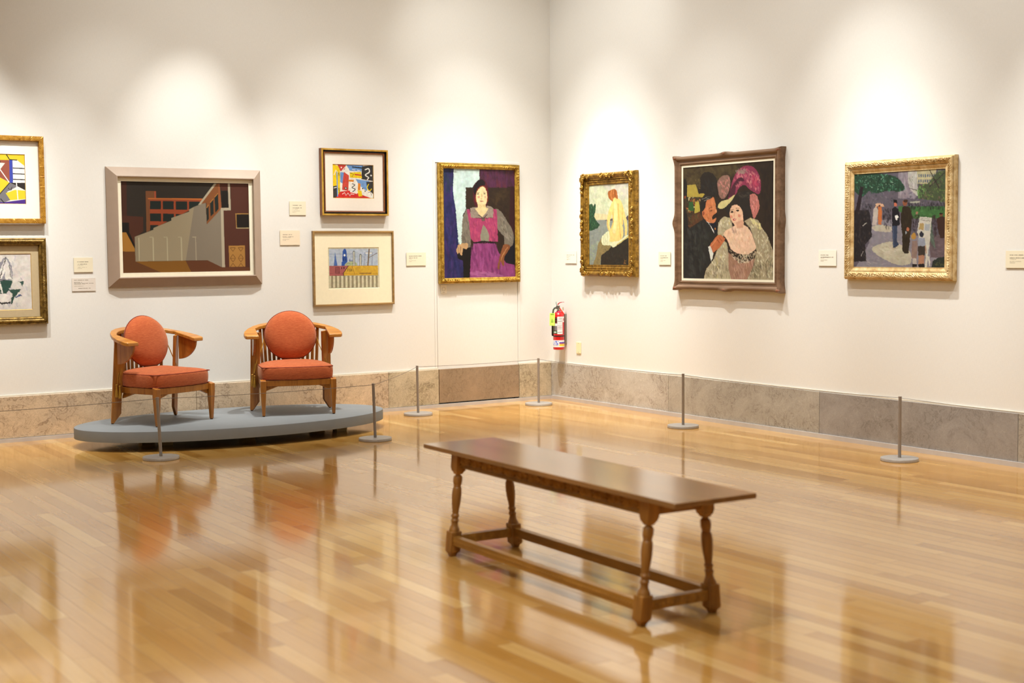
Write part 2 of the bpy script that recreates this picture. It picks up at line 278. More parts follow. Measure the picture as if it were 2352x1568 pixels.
ART = {"factory":[["p","2b2620",-10,-15,1011,-16,1010,1018,-9,1015],
["p","40251b",0,0,47,-1,43,379,2,379],
["p","48291d",2,374,165,387,163,544,98,614,96,755,1,759],
["p","17130f",1,449,57,449,57,554,98,695,97,745,34,554,0,554],
["p","9c6d2c",0,556,34,556,96,735,96,767,0,762],
["p","6e4529",189,105,267,106,266,181,628,183,587,265,187,554],
["p","9c4a30",254,106,267,106,266,181,254,179],
["p","8f4226",217,200,627,197,587,265,214,534],
["p","b0622c",205,195,627,194,628,179,205,181],
["p","1b2320",219,212,303,212,302,304,218,303],
["p","1b2320",317,212,401,213,400,304,316,304],
["p","1b2320",417,213,506,214,505,306,416,305],
["p","1b2320",520,214,606,215,605,308,519,307],
["p","1b2320",217,349,302,350,301,436,216,434],
["p","1b2320",316,350,400,351,399,438,315,437],
["p","1b2320",415,354,469,356,468,432,414,431],
["p","1b2320",216,475,278,477,277,535,215,534],
["p","90846a",98,604,239,528,241,508,380,426,380,398,519,327,519,302,559,273,652,222,655,465,772,282,787,950,769,950,657,870,484,870,98,873],
["p","7c7262",559,273,652,222,655,465,772,282,787,950,769,950,657,870,484,870],
["p","857a63",98,604,125,606,130,872,98,873],
["p","aaa284",123,614,123,867,130,867,131,614],
["p","aaa284",231,615,231,868,239,868,239,615],
["p","aaa284",340,615,339,870,347,870,347,615],
["p","aaa284",449,615,449,872,457,872,457,615],
["p","9a8f78",561,615,562,868,570,868,568,615],
["p","a39a7c",209,613,239,613,239,604,209,604],
["p","a39a7c",316,613,347,613,347,605,316,605],
["p","a39a7c",426,613,457,613,458,605,426,605],
["p","a39a7c",539,613,570,613,570,605,539,605],
["p","a39a82",590,252,722,10,742,10,616,243],
["p","7a4a28",616,238,742,10,766,12,777,287,657,467,657,227],
["p","8b5230",754,13,767,12,777,287,755,316],
["p","1b2320",658,284,674,248,673,408,658,434],
["p","a37238",661,286,676,250,671,246,656,282],
["p","1b2320",686,225,713,182,714,345,688,379],
["p","a37238",689,227,715,184,711,179,684,222],
["p","1b2320",723,164,751,119,753,293,726,337],
["p","a37238",725,166,753,121,749,116,721,161],
["p","4c2a20",852,-1,1011,-6,1010,960,793,956,792,311,854,307],
["p","4a291e",766,7,835,7,832,85,779,87],
["p","191613",779,91,829,90,832,277,779,279],
["p","a79d86",832,7,849,7,852,307,792,311,795,953,771,950,770,282,835,279],
["p","1b1512",893,352,1008,350,1007,505,896,506],
["p","96713c",887,353,1008,352,1008,340,887,342],
["p","96713c",890,348,891,511,898,511,897,347],
["p","a5946c",891,514,1007,514,1007,503,891,504],
["p","5d3a1f",-3,764,97,765,99,873,310,1004,-6,1015],
["p","7a521d",99,873,484,872,527,1005,303,1004],
["p","5b351f",484,872,657,870,769,950,1010,955,1010,1018,527,1005],
["p","a0743a",828,707,961,706,961,948,830,948],
["p","5d3a18",839,733,860,773,863,770,842,730],
["p","5d3a18",881,730,860,770,863,773,884,733],
["p","5d3a18",841,733,881,733,881,728,841,727],
["p","5d3a18",841,848,862,808,859,805,838,845],
["p","5d3a18",883,845,862,805,859,808,880,849],
["p","5d3a18",838,853,859,893,862,890,841,850],
["p","5d3a18",880,851,859,890,862,893,883,854],
["p","5d3a18",840,853,880,854,880,849,840,848],
["p","5d3a18",840,948,861,908,858,905,837,944],
["p","5d3a18",882,945,861,905,858,908,879,948],
["p","5d3a18",904,733,924,773,927,770,907,730],
["p","5d3a18",946,730,924,770,927,773,949,734],
["p","5d3a18",905,733,946,734,946,728,905,728],
["p","5d3a18",906,849,927,809,924,806,903,846],
["p","5d3a18",947,846,927,806,924,809,944,849],
["p","5d3a18",903,854,923,894,926,891,906,851],
["p","5d3a18",944,852,923,891,926,895,947,855],
["p","5d3a18",904,854,944,855,944,849,904,849],
["p","5d3a18",905,949,926,909,923,906,902,946],
["p","5d3a18",947,947,926,906,923,909,944,950]],"seated_woman":[["p","2b1c1c",-17,-17,1021,-34,1011,1016,-26,1007],
["p","4a2436",499,-17,1007,-7,1002,168,497,174],
["s",["5b2b4e","3d1c30","6a2c3c","52264a"],70,170,30,88,8,502,-8,1000,-16,998,163,600,168],
["p","36171c",897,156,1019,154,1014,630,906,541],
["p","33251a",302,170,937,166,905,720,303,719],
["s",["3d2c1e","2a1d17","45331f"],60,90,30,70,60,613,186,910,182,879,541,665,363],
["p","14121c",838,657,1015,612,1012,900,849,863],
["p","cfe6e0",139,-2,500,1,501,107,427,139,401,170,308,172,306,375,269,419,244,688,198,688,187,542,135,218],
["s",["d8ece6","c6ded8"],20,200,40,88,6,152,6,482,10,308,163,188,367],
["p","2a2a5e",-17,-8,150,-6,141,103,135,218,169,367,193,586,201,683,265,842,268,1009,-13,1007],
["s",["3a2862","20265a","46316e","1c2250","31306a","2a1f4a"],150,120,26,86,12,2,17,139,15,137,279,186,586,256,851,261,992,7,990],
["s",["27324a","20304a"],30,120,20,88,6,3,4,139,7,124,209,7,193],
["p","7d7466",339,364,320,367,300,392,281,419,266,454,258,493,252,542,245,619,244,688,258,707,284,710,325,721,363,719,373,685,373,630,373,552,369,471,356,406],
["s",["8d8474","655c50"],26,70,16,80,25,319,383,266,507,264,675,350,701,351,489],
["p","2e2119",751,559,845,621,864,720,782,791,722,737,750,670],
["p","7d7466",726,363,761,368,806,394,844,428,880,469,920,510,954,550,972,581,981,612,981,650,973,684,958,704,932,713,886,707,844,688,842,654,841,617,800,593,758,563,741,510,734,452,724,398],
["s",["8f8676","60584c","9a9182"],34,70,16,60,30,759,398,866,487,947,594,932,684,865,630,771,523],
["p","98897a",370,358,519,338,599,333,672,347,695,365,687,445,372,449],
["s",["a89888","857668"],24,60,14,20,60,386,365,665,354,678,434,385,440],
["p","551826",413,250,411,227,412,207,416,188,421,168,429,148,441,130,460,115,484,102,508,95,531,93,554,95,574,103,591,115,606,132,616,155,623,186,626,223,626,257,621,285,613,309,605,328,603,339,601,343,585,346,543,351,488,355,445,347,425,321,417,283],
["p","1c1219",416,206,416,184,425,161,442,137,467,115,501,100,534,93,560,103,577,120,582,134,576,146,555,150,527,153,497,162,470,179,453,213,440,241,426,230],
["p","8a3216",440,259,446,226,460,196,479,176,500,162,523,153,547,151,572,158,593,173,606,194,613,221,619,254,618,284,610,301,586,310,521,316,459,312,440,289],
["p","efdba6",454,236,458,221,465,208,473,196,485,185,500,175,514,167,526,162,538,159,550,160,563,165,576,173,587,182,595,194,601,207,605,221,607,236,608,251,607,266,605,280,601,294,596,306,591,316,584,325,575,333,562,339,547,344,532,346,516,345,501,340,487,333,475,324,466,313,459,298,455,279,453,256],
["p","e6cf98",474,320,585,324,592,355,622,364,585,404,531,442,491,413,436,365,473,354],
["s",["d8bd84"],8,40,12,10,20,485,329,579,330,572,351,492,348],
["p","352a22",496,226,494,228,491,230,485,231,479,231,474,230,470,229,469,226,470,224,474,222,479,221,485,221,491,222,494,224],
["p","352a22",584,225,582,228,579,229,573,230,567,231,562,230,558,228,557,225,558,223,562,221,567,220,573,220,579,221,582,223],
["p","6a4028",464,218,501,214,501,210,464,214],
["p","6a4028",551,213,589,216,589,213,552,210],
["p","d4b07c",528,226,524,268,533,268,538,227],
["p","c9a070",538,273,537,275,533,276,527,277,522,277,516,276,513,275,511,273,513,271,516,269,522,269,528,268,533,269,537,271],
["p","a9564e",556,294,554,296,546,297,536,298,524,298,513,298,506,296,503,294,506,292,513,291,524,290,536,290,546,290,554,292],
["p","d9a284",503,256,502,262,497,266,491,268,484,268,477,266,473,262,471,256,473,251,478,247,484,244,491,244,497,247,502,251],
["p","e4bd92",591,255,590,261,586,265,581,268,575,268,570,265,566,261,565,256,566,250,570,246,575,243,581,243,586,246,590,250],
["p","a83f68",320,371,359,365,380,445,517,455,687,448,695,365,739,368,747,505,754,670,663,661,529,675,422,675,370,635,355,507],
["s",["bb4a70","93345a","c2506f","a23c6c"],70,80,20,80,25,346,401,385,454,685,457,725,398,736,657,423,661,370,613],
["p","8e8a76",550,508,603,559,633,617,620,663,516,663,503,613,523,559],
["p","6b5650",575,464,572,470,565,475,554,478,542,478,531,476,524,471,521,464,524,458,532,453,542,451,554,450,565,453,572,458],
["p","3a2a28",475,420,544,455,550,450,481,415],
["p","3a2a28",608,415,544,450,550,455,614,419],
["p","8f3f76",407,685,709,682,758,764,863,867,985,886,1011,1016,351,1010,366,807,395,754],
["s",["a2508a","7a3066","96467e","6c2d5c"],90,130,26,84,16,416,697,702,693,782,827,971,926,970,998,367,993,388,772],
["s",["b56a9c","a55c90"],24,120,24,10,16,394,940,767,960,794,1001,380,997],
["p","1a0f16",413,686,555,673,712,686,715,672,556,659,410,672],
["p","140f0e",283,736,367,719,371,807,351,1010,264,1009,263,842,191,820,176,754,237,727],
["p","c8a172",214,690,259,682,304,679,327,683,336,694,331,717,316,736,291,730,266,726,258,757,253,789,240,794,226,787,218,774,211,762,201,770,191,778,179,769,172,754,175,736,185,718,195,703],
["p","7a5838",228,710,221,771,226,771,234,710],
["p","7a5838",202,718,195,762,200,763,207,719],
["p","85502f",844,691,888,694,925,706,924,725,907,747,886,767,863,787,848,805,839,827,841,863,843,894,832,900,815,891,799,863,785,845,777,883,770,927,757,932,746,920,746,895,752,862,766,827,782,791,796,758,810,729,824,705],
["p","b98050",887,718,811,798,790,844,800,846,821,802,896,722]],"bather":[["p","cdd1ad",-41,-24,1034,-12,1034,1020,-48,1017],
["s",["c6ceaa","d3d4b4","c9c8b0","bfc8a6"],90,130,60,10,40,0,7,994,7,994,413,-2,400],
["s",["c8c4b2","ccc6b8"],50,130,60,10,40,389,5,994,7,994,214,592,158],
["p","d8cc9c",-2,339,591,387,591,445,-3,438],
["p","8c938a",-23,436,1034,449,1034,1020,-27,1017],
["s",["9aa390","7f8880","a0a58a","868c88"],150,60,10,4,10,-3,445,994,457,994,711,304,988,4,987],
["s",["9fab84","8fa07c"],50,70,14,4,10,2,753,264,705,118,987,4,992],
["p","5b555b",388,453,490,434,622,422,622,456],
["p","574a50",918,455,938,412,1034,381,1034,457],
["p","2c4c34",-12,246,60,234,106,265,143,232,176,246,163,321,126,391,183,447,275,499,213,541,38,572,-14,565],
["s",["2f5238","3d6a44","274432","4c7a50","1f3a2c"],170,34,18,60,80,3,248,60,229,122,260,163,236,167,321,132,391,183,442,269,499,213,538,38,570,1,561],
["p","8a7a4e",305,665,550,757,519,858,304,879,273,1018,77,1017,176,886,222,745],
["s",["6a5c38","a8925c","7a6a4a","544a30"],110,22,10,50,80,305,685,529,767,488,857,284,887,262,998,118,997,191,886],
["p","2b2820",287,1018,304,882,499,812,560,769,793,729,1034,636,1034,1020],
["s",["37332a","1e1c16","3d3022","2c3026"],80,50,22,50,80,314,988,325,897,590,788,984,661,984,990],
["p","c4b56c",550,752,712,713,984,636,1000,661,914,685,672,770,590,783],
["s",["b0853c","8a5030"],12,24,12,60,60,873,930,934,940,914,990,873,990],
["p","ebcf7e",620,170,670,171,725,180,763,193,794,211,817,231,838,256,858,292,878,332,897,368,914,402,929,426,942,452,952,489,958,531,957,577,950,616,935,635,918,642,903,643,894,630,898,595,902,551,888,502,870,456,852,418,838,401,832,426,834,470,843,515,854,560,860,597,858,630,841,664,803,691,721,705,631,711,568,714,519,709,486,686,469,656,471,627,489,596,529,567,571,537,595,508,607,477,607,441,599,407,594,384,583,377,559,406,534,447,522,478,518,506,532,535,542,559,522,573,493,574,472,553,457,521,450,491,453,456,469,406,490,356,509,320,531,287,564,248,596,213,606,186],
["p","d8b460",721,250,725,292,730,351,737,410,745,462,753,513,761,559,767,603,773,642,777,669,801,669,797,642,792,603,785,559,777,512,769,461,761,409,755,351,749,291,745,250],
["p","dcb866",824,271,832,401,835,510,856,510,852,401,844,271],
["p","dfba68",587,348,603,467,559,545,582,549,628,468,612,347],
["p","f3dd98",632,228,667,210,703,249,715,352,713,469,692,553,662,608,620,614,591,587,609,541,636,468,632,339],
["p","c89850",787,609,797,684,809,684,799,609],
["p","c79b58",462,446,462,526,495,569,508,567,476,525,476,446],
["p","a9642f",481,101,491,92,508,87,527,82,548,77,571,73,592,70,610,68,626,66,643,66,662,70,681,75,697,85,708,101,716,121,721,140,726,160,728,180,725,192,713,191,695,181,677,174,659,172,640,172,624,176,614,190,607,207,596,218,577,215,555,206,535,195,518,184,502,171,491,156,483,138,478,117],
["p","c98448",562,77,541,138,582,199,601,196,562,137,582,79],
["p","7d4018",655,84,655,159,671,159,671,85],
["p","c98448",608,74,616,129,632,128,624,74],
["p","dee0b6",311,670,338,641,383,617,441,590,493,578,517,609,526,652,516,684,517,707,564,714,631,712,713,706,793,694,848,669,894,645,952,634,984,636,945,656,874,685,790,712,712,738,670,763,641,780,614,782,590,776,580,764,550,753,447,756,346,752,311,714],
["p","b6b98c",382,625,361,746,371,746,392,626],
["p","b6b98c",464,596,453,747,463,747,474,596],
["p","c6c99c",423,610,402,746,412,746,433,611]],"couple":[["p","2c2118",-29,-77,1018,-14,1024,1014,-15,1035],
["p","4a3d23",-17,-76,672,-35,606,87,402,177,-14,187],
["s",["52452a","3f3420","463a24","35291b"],100,110,34,20,60,3,10,826,6,606,87,402,167,4,159],
["s",["221a14","2e2119","1c1613"],80,120,30,88,10,858,21,992,20,991,730,883,477],
["p","1d1a18",-15,93,34,109,47,161,51,273,1,346],
["p","ab9840",45,157,144,158,180,241,263,239,216,279,42,273],
["s",["8d7f4a","6e653f"],16,30,6,60,50,107,127,203,113,204,232,120,211],
["p","211b16",168,231,178,223,204,205,199,155,197,103,217,71,249,55,296,55,343,74,379,114,402,167,413,234,403,285,359,279,299,254,225,242],
["s",["1c1d1e","2a231b","262626"],40,70,24,60,60,203,131,379,121,392,267,216,224],
["p","3c3020",12,262,204,274,200,426,76,552,13,402],
["s",["d8cf8a","7a3b2a","3f5a2c","c2a23c","1f1d18","8e8a4a","b8542e","e2dcae"],90,34,16,70,80,18,263,199,278,188,407,56,403,19,347],
["p","b3a544",139,313,181,315,200,407,129,424],
["p","2f5a2c",67,311,115,312,122,396,56,385],
["p","573720",99,423,200,398,230,472,76,543],
["s",["7a4a2a","4d4a2a","3a2c1c"],24,60,18,60,50,56,413,194,416,147,489,58,543],
["p","191a1a",3,346,44,422,58,543,2,681],
["p","1f201f",46,589,82,548,183,499,236,468,295,501,383,530,397,593,358,634,321,688,292,724,316,783,330,842,247,925,234,1002,-16,1007,-7,728,16,644],
["s",["2e302e","171817","383a36","262a24"],110,110,34,60,50,64,589,219,499,325,592,268,719,293,838,212,939,21,988,23,682],
["p","dcdcd4",266,484,325,501,360,597,344,584,304,521],
["p","0f1420",295,506,383,501,389,593,372,613,348,565],
["p","b5763c",376,559,376,563,374,566,371,567,368,567,365,566,363,562,362,558,363,554,365,551,368,550,371,550,373,551,375,555],
["p","c97a4c",255,317,271,296,293,282,317,271,340,270,354,284,363,307,370,331,375,357,381,381,385,403,381,416,376,430,379,452,380,475,367,494,348,506,322,507,295,501,272,488,252,473,235,457,224,440,219,421,220,403,233,394,247,381,250,350],
["s",["dc9060","b3623a","d98a58"],40,40,16,70,60,264,336,346,293,370,375,359,484,266,473],
["p","1f1f1d",193,352,199,321,211,292,232,274,258,262,288,257,316,257,337,263,345,273,332,283,311,293,289,299,270,308,262,330,259,354,254,370,247,383,234,390,220,398,213,420,209,435,202,422,196,398,193,376],
["p","77736a",218,296,264,284,309,299,312,293,264,277,215,290],
["p","8d8a80",241,309,288,297,286,293,239,305],
["p","55524c",263,269,321,285,323,280,264,265],
["p","211815",333,452,343,439,359,429,379,423,396,423,398,434,391,448,376,461,359,470,347,476,338,476,333,466],
["p","5e2f1c",303,383,319,368,336,373,338,367,316,362,297,378],
["p","3a2018",308,403,338,399,337,393,306,398],
["p","e09a6c",386,403,385,408,382,413,378,415,374,415,369,412,366,408,365,402,366,397,369,392,373,390,378,390,382,393,385,397],
["p","8e4a30",247,419,246,427,243,434,238,437,233,437,228,433,225,427,224,419,225,411,228,405,233,401,238,401,243,405,246,411],
["p","8a3450",512,289,519,268,529,238,540,209,548,183,556,156,567,130,584,102,605,74,628,52,653,38,679,29,706,25,732,26,758,31,783,41,804,58,824,79,839,103,851,130,858,159,862,188,863,217,861,246,855,266,842,273,825,271,806,264,785,255,762,241,740,227,723,212,707,197,690,189,670,191,648,201,630,213,618,229,610,248,597,265,571,281,541,295,518,303,509,305,509,301],
["s",["d27c84","c05a70","a04060","e59a92","8f3f5a","cf6a7c"],150,46,16,80,50,562,148,628,61,717,35,794,61,848,152,855,249,784,237,718,155,629,124],
["s",["9a8478","8f746c"],24,50,18,20,40,595,68,673,46,717,84,629,97],
["s",["c03f5e","b03050"],34,40,14,80,30,772,104,827,142,838,231,773,193],
["p","4c1f30",512,289,518,260,540,218,566,181,595,149,624,128,651,120,677,135,690,153,674,156,646,160,619,178,596,203,592,235,585,265,546,285],
["s",["c4707a","b0606c"],18,36,14,60,40,596,194,651,152,685,171,630,213],
["p","8d6a5c",388,158,400,132,419,114,444,100,471,94,498,93,522,102,534,130,537,164,532,200,520,236,498,271,472,297,445,299,421,286,410,262,403,231,393,194],
["s",["e0948c","c07a70","7c5a4c","d88a80","9a7a66"],60,34,13,70,50,402,158,459,107,528,119,523,218,472,279,415,268],
["p","24201d",467,360,499,338,541,317,563,297,585,278,617,260,652,245,687,240,718,242,741,251,757,271,770,308,776,352,773,398,762,439,742,467,720,482,699,484,682,473,674,444,667,410,650,384,631,365,615,356,597,353,574,354,552,362,537,381,528,407,533,444,536,470,519,450,496,415,475,387],
["p","d2c788",399,371,401,352,415,331,436,320,461,313,488,309,518,303,559,281,588,267,578,287,552,318,525,341,496,361,470,376,445,385,417,382],
["s",["443c34","352f2a"],20,60,16,10,30,630,258,729,253,752,298,653,303],
["p","bf766c",749,276,776,266,806,273,827,296,841,327,848,358,848,389,838,416,824,441,808,469,791,484,778,459,766,422,756,392,750,360,745,314],
["s",["e39a94","cf7c78","8f5a50"],50,40,14,75,30,757,280,817,291,839,380,797,458,763,386],
["p","b8ad8c",406,503,434,472,474,452,531,465,554,506,554,559,469,585,453,648,499,684,529,845,558,1014,230,1021,270,911,351,828,385,756,430,684,395,598],
["p","a89c7c",687,499,753,470,835,494,873,556,927,617,980,730,1012,808,1014,1014,692,1021,789,861,820,756,798,668,754,562],
["s",["dcd6b6","a59a78","8c8161","ece6c4","d8c877","c4baa0"],190,46,12,75,50,417,503,474,459,542,479,543,550,452,585,447,648,487,684,500,863,387,982,259,975,351,828,419,729,401,602],
["s",["d9d3b3","988d6c","8c8161","e9e3c0","776c50","c4baa0"],200,50,12,78,50,710,509,775,479,862,538,938,643,991,799,993,980,724,994,800,861,831,756,809,651],
["s",["e6dc9c","dcd08a"],40,40,12,75,50,753,479,840,498,884,573,808,555],
["s",["5f5640","6b624a"],60,60,14,78,40,745,862,991,817,993,989,713,994],
["s",["6b624a","7d7458"],40,60,14,78,40,270,911,500,863,547,988,260,993],
["p","ecc7a8",458,612,465,592,486,575,520,561,554,551,573,540,593,532,634,526,677,528,710,541,737,562,759,591,776,624,792,661,804,695,814,718,810,739,773,764,723,783,666,783,612,774,574,760,545,738,523,698,504,657,477,632],
["s",["dcae8e","f2d4b6","e6bd9e"],50,70,22,70,60,498,595,677,544,776,668,701,756,567,720],
["s",["bfa08c"],12,70,16,65,10,543,559,588,551,611,605,577,596],
["p","eec3a0",547,371,557,360,569,356,588,353,608,355,631,368,651,385,664,403,671,424,675,446,676,473,682,511,679,544,647,554,610,551,588,536,571,515,555,498,542,479,532,455,528,429,535,398],
["p","dca98a",599,507,676,482,679,553,610,559],
["p","241a16",572,414,571,418,567,421,560,423,553,424,546,423,541,421,538,418,539,415,543,412,550,410,557,409,564,410,569,412],
["p","241a16",633,403,632,407,628,410,621,413,613,414,606,413,601,411,598,407,599,404,603,400,610,398,618,397,625,398,631,400],
["p","3a251c",535,404,574,397,572,393,534,399],
["p","3a251c",598,386,637,387,637,382,598,381],
["p","b6302e",605,478,604,483,599,486,592,489,583,491,575,490,568,488,565,484,566,480,571,476,578,473,587,472,595,473,602,475],
["p","f0dccc",599,477,598,479,595,480,591,482,585,483,580,483,577,482,575,481,576,479,579,477,584,476,589,475,594,475,598,476],
["p","d69a7c",580,417,574,454,582,455,588,418],
["p","e2977c",561,457,560,463,556,468,551,470,545,470,539,467,535,462,534,456,535,450,539,445,544,442,550,443,556,445,560,450],
["p","e2977c",648,450,647,456,643,461,637,463,631,463,625,460,621,455,619,449,621,443,625,438,630,436,637,436,643,439,647,444],
["p","a47d66",517,765,568,801,635,862,745,844,805,817,778,896,708,1020,553,1023,518,908],
["s",["bf9a82","8c6450","b08a74","c7a08c"],60,90,14,80,30,534,801,635,871,778,844,702,985,558,988],
["s",["e8d6b6","d8c4a2","f2e6c8","cdb694"],110,30,12,60,80,513,720,567,774,657,791,690,760,755,765,815,739,810,800,745,853,635,867,556,801],
["p","c47146",303,710,322,685,349,661,369,637,389,619,412,611,435,614,461,629,478,650,470,667,453,684,439,703,422,722,393,740,364,756,349,767,337,767,315,742],
["p","8c4526",382,649,417,685,421,682,386,646],
["p","8c4526",410,635,445,672,450,669,415,633],
["p","de9464",330,713,388,650,380,645,323,708],
["p","dedfd5",289,716,313,707,348,772,339,819,321,839]],"park":[["p","5c5660",-23,-83,1023,-23,1032,1025,-14,1029],
["p","867c84",495,8,690,-2,693,290,497,283],
["s",["938890","786e78","a09aa0"],50,90,24,85,20,505,18,674,17,677,279,518,263],
["p","b3b0a8",601,8,706,9,708,270,629,197,602,114],
["s",["c2c0ba","a6a4a0"],24,70,18,80,20,611,14,695,18,697,210,623,166],
["p","b5ad86",695,3,897,1,898,158,707,140],
["p","5f6874",711,44,726,43,726,73,712,74],
["p","5f6874",734,45,749,44,749,74,734,76],
["p","5f6874",757,47,772,45,772,76,757,77],
["p","5f6874",780,48,794,47,795,77,780,78],
["p","5f6874",803,49,817,48,817,78,803,79],
["p","5f6874",825,50,840,49,840,79,826,80],
["p","5f6874",848,51,862,50,863,80,848,81],
["p","5f6874",870,53,885,51,885,81,871,82],
["p","5f6874",712,100,726,98,727,128,712,130],
["p","5f6874",735,101,749,99,749,130,735,131],
["p","5f6874",758,102,772,101,772,131,758,132],
["p","5f6874",780,103,795,102,795,132,781,133],
["p","5f6874",803,104,818,103,818,133,803,134],
["p","5f6874",826,105,840,104,840,134,826,135],
["p","5f6874",848,106,863,105,863,135,849,136],
["p","5f6874",871,107,885,106,886,136,871,137],
["s",["5c5766","454a55","6f6a72","39403f","746c7c"],160,50,16,30,70,2,212,995,222,996,381,3,358],
["p","24402f",-6,2,102,-9,234,6,342,20,430,40,482,61,517,90,554,141,571,189,545,208,496,213,434,204,367,196,310,210,258,222,211,203,169,187,137,220,103,247,45,222,-4,169,-27,80],
["s",["1f3a2c","2f5a45","3f7458","5f9a78","17281f","264a3c","2a4438"],260,40,16,40,80,0,7,322,11,495,59,576,194,496,221,367,196,214,231,169,187,103,247,4,159],
["s",["8ab89a","7aa890","a6c8ac"],46,22,7,40,80,23,24,300,28,496,120,389,186,147,166],
["p","241a22",69,141,105,143,79,309,62,402,12,400,36,307],
["p","46523a",718,160,811,144,902,39,1003,10,1006,341,708,291],
["s",["4a5a35","6f8a4a","33402a","7a6a5a","3a2a2a","58683c"],170,44,14,50,70,707,150,811,134,902,19,993,10,996,341,708,291],
["s",["7aa85a","8ab868","68984e"],40,30,12,50,70,676,209,769,153,801,224,719,296],
["p","2e2226",826,12,840,38,859,74,878,110,897,144,917,178,930,202,938,198,925,174,905,140,886,106,867,70,848,34,834,9],
["p","2e2226",991,32,963,58,925,94,890,126,865,147,844,162,829,173,834,178,848,168,869,152,895,131,930,99,968,63,996,37],
["p","3a2c28",617,184,696,213,698,206,619,178],
["s",["5a6a3a","3f4a30"],20,30,6,80,40,601,64,654,67,655,198,613,166],
["p","3f6a3a",498,362,1006,381,1008,505,647,495,498,410],
["s",["4f7c46","345a34"],30,60,12,4,10,508,375,997,420,997,490,647,480],
["s",["1d1a1f","2a2528","141218"],110,44,14,88,14,604,332,1001,346,1002,415,625,409],
["s",["1d1a1f","2a2a35"],40,40,14,88,14,104,325,215,329,193,396,82,392],
["p","a6a697",619,324,677,315,735,322,727,338,630,334],
["p","858088",8,1029,174,748,206,562,238,495,520,502,649,672,1009,678,1012,1025],
["s",["948e90","787280","a29c98","8a8488"],90,90,20,8,20,174,769,238,521,499,527,638,703,961,926,961,985,53,987],
["p","b9b29c",219,785,267,763,328,745,380,732,436,730,509,751,576,783,616,816,640,854,653,908,641,956,583,977,503,976,415,946,329,904,263,866,219,831,205,806],
["s",["c4bea8","aea68e"],40,90,20,8,16,241,790,436,746,619,854,609,945,351,894],
["p","b5ae9a",215,562,263,553,326,554,383,562,424,577,436,604,414,628,328,627,239,614,209,588],
["p","66565a",836,675,1009,668,1011,896,848,895],
["s",["75646a","574a50"],24,60,18,8,20,846,685,999,678,1001,876,858,875],
["p","201d21",1,390,171,390,200,520,209,676,130,758,148,935,19,940,2,940],
["s",["2d2a2e","15151a","3a3537","4a3f3a","26242a"],120,50,18,70,60,5,400,171,395,201,665,124,768,142,925,10,924],
["p","a9a49a",102,562,152,527,148,521,98,556],
["p","8f8a86",89,884,111,832,105,829,83,882],
["p","b7aca2",222,378,259,361,276,398,273,481,261,553,206,551,220,458],
["p","bb6c3c",276,362,314,348,320,420,315,549,277,551],
["p","d0a888",242,330,281,322,330,333,349,364,303,356,259,356],
["p","4a2c24",301,349,300,356,297,361,292,363,287,363,283,360,280,355,279,349,280,342,283,337,287,335,292,335,296,338,300,343],
["p","c79a7c",262,356,261,362,259,366,255,368,250,368,246,366,244,361,243,356,244,350,246,346,250,344,255,344,259,347,261,351],
["s",["1d1a20","2b272e","141218"],50,50,18,80,30,325,400,423,377,424,597,370,596,337,523],
["p","14141d",430,387,463,365,500,393,520,467,516,563,435,572],
["p","0e0e13",446,294,482,295,487,325,448,326],
["p","c46c52",485,343,483,352,478,359,471,363,464,363,457,358,452,351,450,342,452,333,457,326,463,323,471,323,478,327,483,334],
["p","323d54",435,567,491,566,488,721,514,762,471,794,445,792],
["p","52607a",445,577,450,772,456,771,451,577],
["p","e6e4dc",503,471,501,479,495,485,487,488,478,488,470,484,464,478,462,470,464,463,470,457,478,454,487,454,495,458,501,464],
["p","dcdad2",493,497,492,502,489,506,485,508,480,508,476,506,473,501,472,496,473,491,476,486,480,484,485,484,489,487,492,491],
["p","2c2317",544,378,561,359,583,362,608,368,630,387,643,420,649,470,646,545,638,632,629,725,620,804,619,837,617,849,604,856,587,854,567,851,550,823,546,731,545,630,534,576,526,528,531,447],
["s",["3a2f20","221b12"],36,70,16,85,20,551,396,625,409,629,773,565,803],
["p","8c5439",597,330,595,343,588,353,578,359,566,359,556,352,549,341,546,328,549,315,556,305,566,299,577,300,587,306,595,317],
["p","3e281c",601,312,599,320,593,326,583,329,573,329,564,325,557,318,555,310,557,302,563,296,573,293,583,293,592,297,599,304],
["p","b06a4c",622,604,620,613,616,620,610,624,603,623,596,619,592,612,590,603,592,595,596,588,602,584,609,584,616,588,620,595],
["p","9aa0a4",594,641,593,649,591,655,587,659,583,659,580,655,578,649,577,641,577,633,580,626,583,623,587,623,590,627,593,633],
["s",["26201f","3a2a26","1a1618"],50,44,18,80,40,647,460,730,452,711,623,659,622],
["p","94705c",715,440,713,446,710,451,704,453,698,453,693,450,689,445,688,439,689,433,693,428,698,426,704,426,710,429,713,434],
["s",["2d2226","3c2a2c"],50,50,18,80,30,855,466,906,467,908,696,872,676],
["p","3b2620",908,499,955,479,1006,495,1007,698,949,702,919,597],
["p","6e4630",971,464,969,473,965,479,958,483,951,483,945,479,940,472,938,463,940,455,944,448,951,444,958,444,965,448,969,455],
["p","20181a",973,451,971,456,966,459,959,461,951,460,943,458,938,455,936,450,938,446,943,443,950,441,959,441,966,443,971,447],
["p","5d6c60",855,531,886,716,904,816,836,715],
["p","c7c4b6",731,477,859,491,843,715,810,955,798,855,705,633],
["p","aa9260",733,541,779,547,773,616,721,611],
["p","a2a8aa",789,549,847,556,838,625,784,620],
["p","8a867c",739,514,847,527,847,520,740,507],
["p","8a867c",741,497,845,507,845,504,741,493],
["s",["3a4038","4a5048"],20,40,12,80,20,855,556,903,726,878,836,847,735],
["p","8c756b",655,728,710,722,713,814,701,907,651,905,648,814],
["p","ad843e",697,678,694,693,687,705,676,711,664,711,653,704,645,692,642,677,645,662,652,651,663,644,676,644,687,651,694,663],
